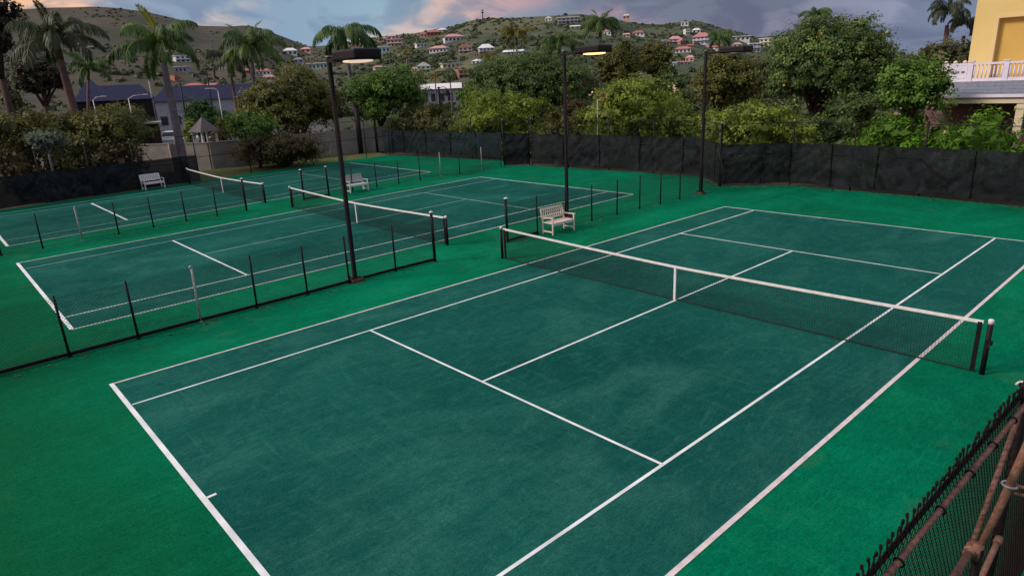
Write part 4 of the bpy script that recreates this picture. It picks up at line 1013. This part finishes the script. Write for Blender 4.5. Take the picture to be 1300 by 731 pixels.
HOUSES = [
 # left hillside
 (96, 60, 13, 6, 'white', 'white', 'hip', 1, 'white house high behind the leftmost palm crown'),
 (116, 62, 8, 4, 'white', 'grey', 'gable', 1, 'small pale house right of the white house behind the leftmost palm'),
 (151, 115, 19, 7, 'pink', 'red', 'gable', 1, 'low red roofed house peeping over the left long blue roof'),
 (214, 69, 14, 6, 'pink', 'pink', 'hip', 1, 'pink roofed house just right of the tall palm crown'),
 (233, 79, 19, 9, 'white', 'white', 'flat', 2, 'white two storey house on the brown hill right of the tall palm'),
 (230, 92, 16, 8, 'grey', 'white', 'flat', 1, 'house with a white flat roof and dark wall below the white two storey house'),
 (225, 104, 5, 9, 'brick', 'red', 'flat', 1, 'narrow red tower like house right beside the tall palm trunk'),
 (246, 113, 24, 8, 'white', 'red', 'hip', 1, 'red roofed house above the right long blue roof, white porch in front'),
 (268, 113, 13, 8, 'brick', 'red', 'gable', 1, 'small red house right of the red roofed house with the white porch'),
 (221, 117, 9, 5, 'white', 'white', 'flat', 1, 'low white house behind the tall palm trunk at the blue roof'),
 (282, 89, 8, 4, 'white', 'white', 'flat', 1, 'tiny white house left of the pale trunked royal palm'),
 (312, 93, 10, 6, 'brick', 'red', 'hip', 1, 'little red house immediately left of the pale palm trunk'),
 (328, 86, 12, 6, 'white', 'grey', 'gable', 1, 'white house just right of the pale palm trunk'),
 # valley town
 (334, 95, 20, 8, 'white', 'red', 'hip', 1, 'white house with wide red roof right of the pale palm trunk'),
 (344, 101, 12, 6, 'pink', 'pink', 'gable', 1, 'pinkish house below the wide red roof in the valley'),
 (348, 108, 14, 7, 'white', 'grey', 'hip', 1, 'grey roofed house lowest in the valley above the olive topped tree'),
 (369, 70, 18, 9, 'white', 'white', 'hip', 1, 'white hip roofed house at the top of the valley'),
 (388, 67, 14, 7, 'pink', 'pink', 'hip', 1, 'pink house right of the white hip roofed house at the top of the valley'),
 (352, 74, 9, 6, 'pink', 'red', 'gable', 1, 'small reddish house left of the white hip roofed house'),
 (379, 80, 13, 7, 'lilac', 'grey', 'hip', 1, 'grey lilac house below the white hip roofed house'),
 (394, 76, 10, 5, 'white', 'brown', 'gable', 1, 'small brown roofed house right of the grey lilac house'),
 (404, 88, 27, 8, 'teal', 'white', 'flat', 1, 'long white and teal house left of the nearest lamp'),
 (366, 90, 12, 6, 'pink', 'brown', 'gable', 1, 'pinkish house left of the long white and teal house'),
 (451, 64, 11, 6, 'white', 'rose', 'front', 1, 'white house with rose gable directly above the nearest lamp head'),
 (463, 64, 9, 6, 'cream', 'cream', 'front', 1, 'cream gabled house right of the rose gable above the nearest lamp'),
 # ridge left of centre
 (488, 67, 15, 8, 'teal', 'white', 'flat', 1, 'white flat house with teal wall right of the nearest lamp head'),
 (501, 59, 21, 9, 'pink', 'pink', 'flat', 2, 'wide pinkish two storey house above the teal walled house'),
 (486, 53, 13, 6, 'pink', 'rose', 'hip', 1, 'rose roofed house at the left end of the ridge'),
 (497, 50, 12, 6, 'lilac', 'pink', 'gable', 1, 'lilac house second from the left end of the ridge'),
 (536, 60, 15, 5, 'white', 'white', 'flat', 1, 'low white house below the big red roof on the ridge'),
 (551, 46, 20, 8, 'brick', 'red', 'hip', 1, 'big red roofed house on the ridge left of the green hill'),
 (538, 47, 9, 6, 'pink', 'red', 'gable', 1, 'small pink house left of the big red roof on the ridge'),
 (561, 41, 14, 5, 'white', 'white', 'hip', 1, 'white houses behind the big red roof, highest on the ridge'),
 (577, 53, 27, 10, 'white', 'pink', 'hip', 1, 'long white house with salmon roof on the left shoulder of the green hill'),
 (556, 67, 25, 9, 'white', 'pink', 'hip', 1, 'white house with dusty pink roofs above the green meadow'),
 (591, 68, 19, 12, 'pink', 'brown', 'hip', 2, 'pinkish brown two storey house right of the green meadow'),
 (618, 69, 20, 13, 'lilac', 'white', 'hip', 2, 'tall pale lilac house right of the pinkish brown two storey house'),
 (605, 72, 7, 6, 'pink', 'pink', 'flat', 1, 'little pink house at the foot of the tall lilac house'),
 (604, 81, 12, 6, 'white', 'white', 'hip', 1, 'little white house below the pink one, beside the dark dense tree'),
 (651, 70, 26, 7, 'lilac', 'white', 'gable', 1, 'row of lilac houses over the dark dense tree'),
 (538, 92, 18, 13, 'green', 'green' if False else 'white', 'front', 2, 'pale green gabled two storey house below the meadow'),
 (573, 86, 24, 6, 'cream', 'white', 'flat', 1, 'long cream flat roofed house right of the pale green gabled house'),
 (589, 99, 14, 11, 'brick', 'pink', 'flat', 2, 'reddish pink two storey house beside the white long roof'),
 (526, 90, 9, 5, 'white', 'pink', 'gable', 1, 'small pale house left of the pale green gabled house'),
 (484, 88, 16, 5, 'pink', 'pink', 'hip', 1, 'low pink house behind the green leafy tree'),
 # green hill and right
 (696, 27, 9, 6, 'white', 'white', 'front', 1, 'small white house on the hill crest above the dark dense tree'),
 (721, 30, 28, 8, 'lilac', 'white', 'flat', 2, 'long white and lilac house on the hill crest left of the tallest palm'),
 (730, 36, 13, 4, 'teal', 'white', 'gable', 1, 'low teal roofed house below the long lilac house'),
 (795, 24, 9, 6, 'pink', 'cream', 'hip', 1, 'pinkish house on the crest right of the tallest palm'),
 (771, 45, 10, 8, 'white', 'rose', 'hip', 1, 'rose roofed house seen through the tallest palm'),
 (810, 46, 16, 7, 'white', 'red', 'hip', 1, 'white house with red roof right of the tallest palm'),
 (795, 47, 9, 5, 'pink', 'pink', 'gable', 1, 'small pink house left of the white house with red roof'),
 (869, 33, 10, 5, 'white', 'white', 'flat', 1, 'white house alone on the right hand hill crest'),
 (873, 44, 6, 7, 'white', 'white', 'flat', 2, 'narrow white tower house on the right hill'),
 (884, 42, 11, 6, 'white', 'white', 'hip', 1, 'white house with pale domed roof right of the narrow tower house'),
 (857, 56, 17, 10, 'lilac', 'pink', 'hip', 2, 'lilac two storey house on the right hill'),
 (867, 57, 7, 8, 'brick', 'rose', 'front', 1, 'brick red gabled house right against the lilac two storey house'),
 (846, 58, 10, 8, 'pink', 'grey', 'gable', 1, 'dusky pink house left of the lilac two storey house'),
 (889, 56, 22, 14, 'lilac', 'rose', 'hip', 3, 'tall white lilac apartment block with rose roof on the right hill'),
 (876, 60, 9, 4, 'brick', 'red', 'gable', 1, 'low red roof below the tall lilac apartment block'),
 (867, 67, 21, 8, 'white', 'rose', 'hip', 1, 'wide white house with rose roof at the foot of the right hill'),
 (875, 78, 11, 8, 'pink', 'pink', 'hip', 1, 'pink house below the wide white house with rose roof'),
 (866, 82, 15, 5, 'pink', 'red', 'gable', 1, 'low red roofed house lowest on the right hill'),
 (855, 84, 8, 6, 'lilac', 'grey', 'gable', 1, 'little grey roofed house left of the lowest red roof'),
 (904, 63, 19, 5, 'white', 'red', 'gable', 1, 'white house with long red roof just left of the third lamp'),
 (940, 52, 24, 6, 'white', 'white', 'flat', 1, 'long white row house behind the third lamp'),
 (936, 60, 12, 6, 'white', 'pink', 'hip', 1, 'white arched house right above the third lamp head'),
 (972, 58, 17, 9, 'cream', 'white', 'flat', 2, 'cream and white house left of the big round tree'),
 (958, 66, 15, 11, 'lilac', 'white', 'flat', 3, 'white lilac three storey house at the end of the third lamp head'),
 (953, 82, 12, 8, 'pink', 'brown', 'gable', 1, 'brownish pink house below the three storey house'),
 (965, 88, 8, 6, 'white', 'red', 'gable', 1, 'small white and red house beside the big round tree'),
]
for h in HOUSES: house(*h)
# long white vaulted roof hall in the valley
q0 = P(534, 118, 165); q1 = P(587, 118, 165); Ln = np.linalg.norm(q1-q0); ang = math.atan2(q1[1]-q0[1], q1[0]-q0[0])
t = thing('hall', 'long hall with bright white vaulted roof right of the green leafy tree', 'building', (q0[0], q0[1], -.3), ang)
zt = P(560, 106, 165)[2]+.3; ze = P(560, 113, 165)[2]+.3
w_ = MB(); w_.box(.3, Ln-.3, .3, 8, 0, ze); w_.build('wall', MT['wallgrey'], t)
rf = MB(); n = 8
pr_ = [(8.6*i/n-.3, ze+(zt-ze)*math.sin(math.pi*i/n)**.8) for i in range(n+1)]
rf.add([(0, y, z) for y, z in pr_]+[(Ln, y, z) for y, z in pr_], [(i, i+1, n+2+i, n+1+i) for i in range(n)]+[tuple(range(n+1))[::-1], tuple(range(n+1, 2*n+2))])
rf.build('roof', MT['white'], t)
for k in range(5):
    q = MB(); x = Ln*(k+.5)/5; q.box(x-.6, x+.6, .24, .33, ze*.45, ze*.8); q.build('window', MT['glass'], t)
# scrub and small trees over the hills: nobody could count them
rs = np.random.RandomState(77); Vs, Ts = [], []
for k in range(12000):
    a = rs.uniform(R_(-100), R_(0)); rr = float(np.interp(a, R_AZ, R_R)); tt = rs.random()**.8
    r = R0-20 + tt*(rr-R0+18); x, y = CAM[0]+r*math.sin(a), CAM[1]+r*math.cos(a)
    dn = mnoise.fractal(Vector((x/60, y/60, 9)), 1, 2, 3)
    left = a < R_(-66)
    if dn < (.12 if left and r > 420 else (-.3 if left else -.15)) and rs.random() < .8: continue
    if left and r > 420 and rs.random() < .7: continue
    if any(abs(a-ha)*r < hw_*.85 and -16 < r-hr < 3 for ha, hr, hw_ in HPOS): continue
    s = rs.uniform(.5, 1.5)*(.9 if left else 1.1); n = 22
    if r < 330: s *= 1.0 + .9*(330-r)/150*rs.random()
    d = rs.normal(size=(n, 3)); d /= np.linalg.norm(d, axis=1, keepdims=True); d[:, 2] = np.abs(d[:, 2])
    pos = np.array([x, y, hill_z(a, r)]) + d*np.array([s, s, s*.85])*rs.uniform(.6, 1.0, (n, 1))
    v, t_ = leaf_arrays(pos, d+rs.normal(size=(n, 3))*.3, s*.95, .8, rs, .35+rs.uniform(-.25, .35)+rs.normal(size=n)*.12+d[:, 2]*.1); Vs.append(v); Ts.append(t_)
for k in range(900):
    px = rs.uniform(600, 1220); d = rs.uniform(78, 185); q = P(px, 150, d); sz = rs.uniform(1.4, 3.0); n = 90
    dd = rs.normal(size=(n, 3)); dd /= np.linalg.norm(dd, axis=1, keepdims=True); dd[:, 2] = np.abs(dd[:, 2])
    pos = np.array([q[0], q[1], -.3]) + dd*np.array([sz, sz, sz*1.2])*rs.uniform(.6, 1.0, (n, 1))
    v, t_ = leaf_arrays(pos, dd+rs.normal(size=(n, 3))*.3, .75, .7, rs, .3+rs.uniform(-.25, .3)+rs.normal(size=n)*.1); Vs.append(v); Ts.append(t_)
LM['scrub'] = leafmat('hillside scrub foliage', (.040, .052, .028), (.118, .132, .062), .2)
tag(leaf_object('hillside_scrub', np.concatenate(Vs), np.concatenate(Ts), LM['scrub'], None), kind='stuff')
# low undergrowth along the outside of the fences
Vs, Ts = [], []
for k in range(4600):
    px = rs.uniform(300, 1420); d = rs.uniform(0, 16) if k < 2600 or px < 480 else rs.uniform(16, 60)
    base_d = np.interp(px, [250, 480, 640, 900, 1000, 1300, 1420], [66, 73, 54, 46, 41.5, 39.5, 38]) if px > 0 else 60
    q = P(px, 150, base_d+d); s = rs.uniform(.7, 1.5)*(1 if d < 16 else 1.5); n = 44
    dd = rs.normal(size=(n, 3)); dd /= np.linalg.norm(dd, axis=1, keepdims=True); dd[:, 2] = np.abs(dd[:, 2])
    if (q[1] > 25 and q[0] > -4) or (q[1] > 22 and q[0] > -3): continue
    pos = np.array([q[0], q[1], -.3]) + dd*np.array([s, s, s*1.1])*rs.uniform(.5, 1, (n, 1))
    v, t_ = leaf_arrays(pos, dd+rs.normal(size=(n, 3))*.4, .36, .6, rs, .4+rs.uniform(-.25, .25)+rs.normal(size=n)*.1); Vs.append(v); Ts.append(t_)
tag(leaf_object('undergrowth', np.concatenate(Vs), np.concatenate(Ts), LM['dark'], None), kind='stuff')

# fallen leaves and dirt gathered along the foot of the fences
Vs = []
for pl in (FL[1:], BK1, BK2, BK3[:4], pA[2:], pB, pC[3:], pD):
    for a, b in zip(pl[:-1], pl[1:]):
        a = np.array(a); b = np.array(b); Ln = np.linalg.norm(b-a); tt = (b-a)/Ln; nn = np.array([tt[1], -tt[0]])
        back = pl in (BK1, BK2) or len(pl) == 4
        n = int(Ln*(26 if back else 7)); u = rs.random(n)*Ln; w_ = .12+np.abs(rs.normal(size=n))*(.30 if back else .16)
        q = a + tt*u[:, None] + nn*w_[:, None]
        pos = np.concatenate([q, np.full((n, 1), .016)], 1)
        nr = np.array([0, 0, 1.])+rs.normal(size=(n, 3))*.18
        v, t_ = leaf_arrays(pos, nr, .085, .6, rs, rs.random(n)); Vs.append((v, t_))
LM['litter'] = leafmat('dry fallen leaves', (.035, .018, .010), (.17, .10, .045), .1)
tag(leaf_object('leaf_litter', np.concatenate([x for x, _ in Vs]), np.concatenate([y for _, y in Vs]), LM['litter'], None), kind='stuff')
# ------------------------------------------------------------------ yellow building with terrace
t = thing('yellow_building', 'yellow stucco building with white balustraded terrace and shingled skirt roof at the right edge', 'building', (0, 27, 0))
YW = 4.6                                # wall set back behind the terrace front
def yb(name, mb, m, par=None): return mb.build(name, MT[m], par if par else t)
XL = -2.35; DZ = 4.62
mb = MB(); mb.box(XL, -1.28, YW, YW+9, DZ, 13.5); mb.box(-1.28, 16, YW+.35, YW+9, DZ, 13.5); mb.box(-1.28, 16, YW, YW+.35, 7.85, 13.5); yb('wall', mb, 'yellow')
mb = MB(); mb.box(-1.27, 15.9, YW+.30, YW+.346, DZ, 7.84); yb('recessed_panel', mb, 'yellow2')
mb = MB(); mb.box(-1.40, -1.20, YW-.06, YW+.29, DZ, 7.70); mb.box(-1.40, 16, YW-.06, YW+.29, 7.70, 7.90); yb('trim', mb, 'yellowtrim')
mb = MB(); mb.box(-2.75, 16, 0, YW-.003, 4.25, DZ-.03); yb('terrace_slab', mb, 'whitepaint')
# balustrade
bl = thing('x', None, None); bpy.data.objects.remove(bl)
mb = MB(); mb.box(-2.75, 16, .04, .20, 5.36, 5.46); mb.box(-2.75, 16, .06, .18, DZ-.03, DZ+.10); rail_ = yb('balustrade', mb, 'whitepaint')
for k in range(9):
    x = -1.05+1.5*k
    q = MB(); q.box(x-.11, x+.11, .02, .22, DZ-.03, 5.50); q.box(x-.14, x+.14, -.01, .25, 5.50, 5.56); q.build('balustrade_post', MT['whitepaint'], rail_)
    for j in range(1, 9):
        if k == 8: break
        xx = x + 1.5*j/9
        q = MB(); q.tube([(xx, .12, DZ+.10), (xx, .12, DZ+.3), (xx, .12, 5.36)], [.028, .042, .026], 8); q.build('baluster', MT['whitepaint'], rail_, True)
mb = MB(); mb.box(-2.75, -1.18, .05, .19, DZ+.10, 5.36); par_ = yb('solid_parapet', mb, 'whitepaint')
for k in range(6):
    q = MB(); x = -2.62+.24*k; q.box(x, x+.14, .03, .049, DZ+.36, DZ+.46); q.build('slot', MT['shingle'], par_)
for k in range(4):
    q = MB(); x = -2.6+.42*k; q.tube([(x, .12, 5.46), (x, .12, 5.54), (x, .12, 5.60)], [.09, .10, .03], 8); q.build('finial', MT['bench'], par_, True)
# skirt roof, gutter, fascia
mb = MB(); mb.add([(-2.9, -.02, 4.56), (16, -.02, 4.56), (16, -1.5, 3.98), (-2.9, -1.5, 3.98), (-2.9, -.02, 4.30), (16, -.02, 4.30), (16, -1.5, 3.90), (-2.9, -1.5, 3.90)],
                  [(0, 3, 2, 1), (4, 5, 6, 7), (0, 1, 5, 4), (3, 7, 6, 2), (0, 4, 7, 3), (1, 2, 6, 5)]); sk = yb('skirt_roof', mb, 'shingle')
for k in range(4):
    q = MB(); y = -.25-.36*k; z = 4.56-.58*(-y)/1.5
    q.box(-2.95, 16, y-.012, y+.012, z-.01, z+.022); q.build('shingle_course', MT['shingle'], sk)
mb = MB(); mb.box(-2.95, 16, -1.62, -1.505, 3.84, 3.98); yb('gutter', mb, 'whitepaint')
mb = MB(); mb.box(-2.85, 16, -1.50, -1.36, 3.56, 3.838); yb('fascia', mb, 'cream')
mb = MB(); mb.box(-2.9, 16, .3, .5, -.3, 4.2); lw = yb('lower_wall', mb, 'mauve')
for x in (1.60, 6.4, 11.2):
    mb = MB(); mb.box(x-.16, x+.16, -1.46, -1.14, -.3, 3.555); mb.box(x-.22, x+.22, -1.5, -1.1, 3.3, 3.42); yb('column', mb, 'cream')
for x in (3.4, 8.4):
    q = MB(); q.box(x-.6, x+.6, .27, .33, .8, 2.4); q.build('window', MT['glass'], lw)

# ------------------------------------------------------------------ small street furniture beyond the fences
def street_lamp(px, ptop, d, label, arms, h=None):
    p = P(px, ptop, d); h = p[2]+.3
    t = thing('street_lamp', label, 'street lamp', (p[0], p[1], -.3), group='street lamps by the car park')
    m_ = MB(); m_.tube([(0, 0, 0), (0, 0, h-.4)], [.07, .045], 8); m_.build('pole', MT['offwhite'], t, True)
    for ax in arms:
        v = np.array([RT[0], RT[1], 0])*ax
        am = MB(); am.tube([(0, 0, h-.42), v*.35+np.array([0, 0, h-.1]), v+np.array([0, 0, h])], .035, 6); ao = am.build('arm', MT['offwhite'], t, True)
        e = v+np.array([0, 0, h]); u = v/np.linalg.norm(v)
        ld = MB(); ld.bar(e-u*.1, e+u*.5, .18, .08); ld.build('lamp_head', MT['offwhite'], ao)
    return t
street_lamp(162, 121, 92, 'grey street lamp with one long arm in front of the left blue roof', (1.9,))
street_lamp(117, 123, 92, 'grey street lamp low at the left between the palms', (1.1,))
street_lamp(276, 112, 96, 'white twin headed street lamp above the round bush', (-.5, -1.1))
for px, top, d, lb in ((262, 92, 130, 'thin dark utility pole in front of the right blue roof'), (228, 104, 120, 'thin dark utility pole right of the tall palm trunk'), (187, 93, 150, 'pale utility pole between the two blue roofs')):
    p = P(px, top, d)
    t = thing('utility_pole', lb, 'utility pole', (p[0], p[1], -.3))
    m_ = MB(); m_.tube([(0, 0, 0), (0, 0, p[2]+.3)], [.16, .11], 8); m_.build('pole', MT['bronze'] if 'dark' in lb else MT['galv'], t, True)
    c_ = MB(); c_.bar((-.7*RT[0], -.7*RT[1], p[2]-.1), (.7*RT[0], .7*RT[1], p[2]-.1), .1); c_.build('crossarm', MT['bronze'], t)
# dark lantern post beside the bluish screen
p = P(557, 112, 72); h = p[2]+.3
t = thing('lantern_post', 'black post with hanging bell lantern behind the bluish screen', 'street lamp', (p[0], p[1], -.3))
m_ = MB(); m_.tube([(0, 0, 0), (0, 0, h)], [.10, .08], 10); m_.tube([(0, 0, h-.02), (0, 0, h+.12)], [.18, .1], 10); m_.build('post', MT['black'], t, True)
v = np.array([RT[0], RT[1], 0])
m_ = MB(); m_.tube([(0, 0, h-.05), v*.45+np.array([0, 0, h+.12]), v*.85+np.array([0, 0, h-.1])], .035, 6); ao = m_.build('arm', MT['black'], t, True)
m_ = MB(); e = v*.85; m_.tube([e+np.array([0, 0, h-.1]), e+np.array([0, 0, h-.3]), e+np.array([0, 0, h-.65]), e+np.array([0, 0, h-.72])], [.05, .16, .34, .36], 12); m_.build('lantern', MT['bronze'], ao, True)
m_ = MB(); m_.tube([e+np.array([0, 0, h-.70]), e+np.array([0, 0, h-.86])], [.26, .16], 10); m_.build('globe', MT['cream'], ao, True)
# thick dark post behind the far court
for px, pt, pb, lb in ((453.6, 135, 190, 'thick dark post rising in front of the boundary wall, right of the nearest light pole'), (475, 152, 197, 'second dark post at the left end of the bluish screen')):
    q = P(px, 150, 63); zt = P(px, pt, 63)[2]
    t = thing('dark_post', lb, 'post', (q[0], q[1], -.3))
    m_ = MB(); rr = .24 if pt == 135 else .12; m_.tube([(0, 0, 0), (0, 0, zt+.3)], [rr, rr*.9], 12); m_.build('shaft', MT['black'], t, True)
    m_ = MB(); m_.tube([(0, 0, zt+.3), (0, 0, zt+.36), (0, 0, zt+.40)], [rr*1.1, rr*1.1, rr*.5], 12); m_.build('cap', MT['black'], t, True)
# red panel on a pale post among the bushes
q = P(766, 119, 49.5); t = thing('sign', 'small blank red panel on a pale post above the yellow green bush', 'sign', (q[0], q[1], -.3), -azel(766, 119)[0])
m_ = MB(); m_.box(-.20, .20, -.03, .03, q[2]-.22, q[2]+.26); m_.build('panel', MT['red'], t)
m_ = MB(); m_.tube([(-.42, .05, 0), (-.42, .05, q[2]-.1)], .05, 8); m_.tube([(-.42, .05, q[2]-.14), (.2, .05, q[2]-.14)], .03, 6); m_.build('post', MT['galv'], t, True)
# mast on the hill crest
r = hit(613, 25); p = P(613, 25, r)
t = thing('antenna_mast', 'thin dark antenna mast on the crest of the green hill', 'mast', (p[0], p[1], p[2]-1))
m_ = MB(); hh = P(613, 13, r)[2]-p[2]+1; m_.tube([(0, 0, 0), (0, 0, hh)], [.45, .25], 6); m_.build('mast', MT['bronze'], t, True)
m_ = MB(); m_.box(-.9, .9, -.5, .5, hh*.70, hh*.8); m_.box(-.7, .7, -.5, .5, hh*.93, hh*1.0); m_.build('antenna', MT['bronze'], t)
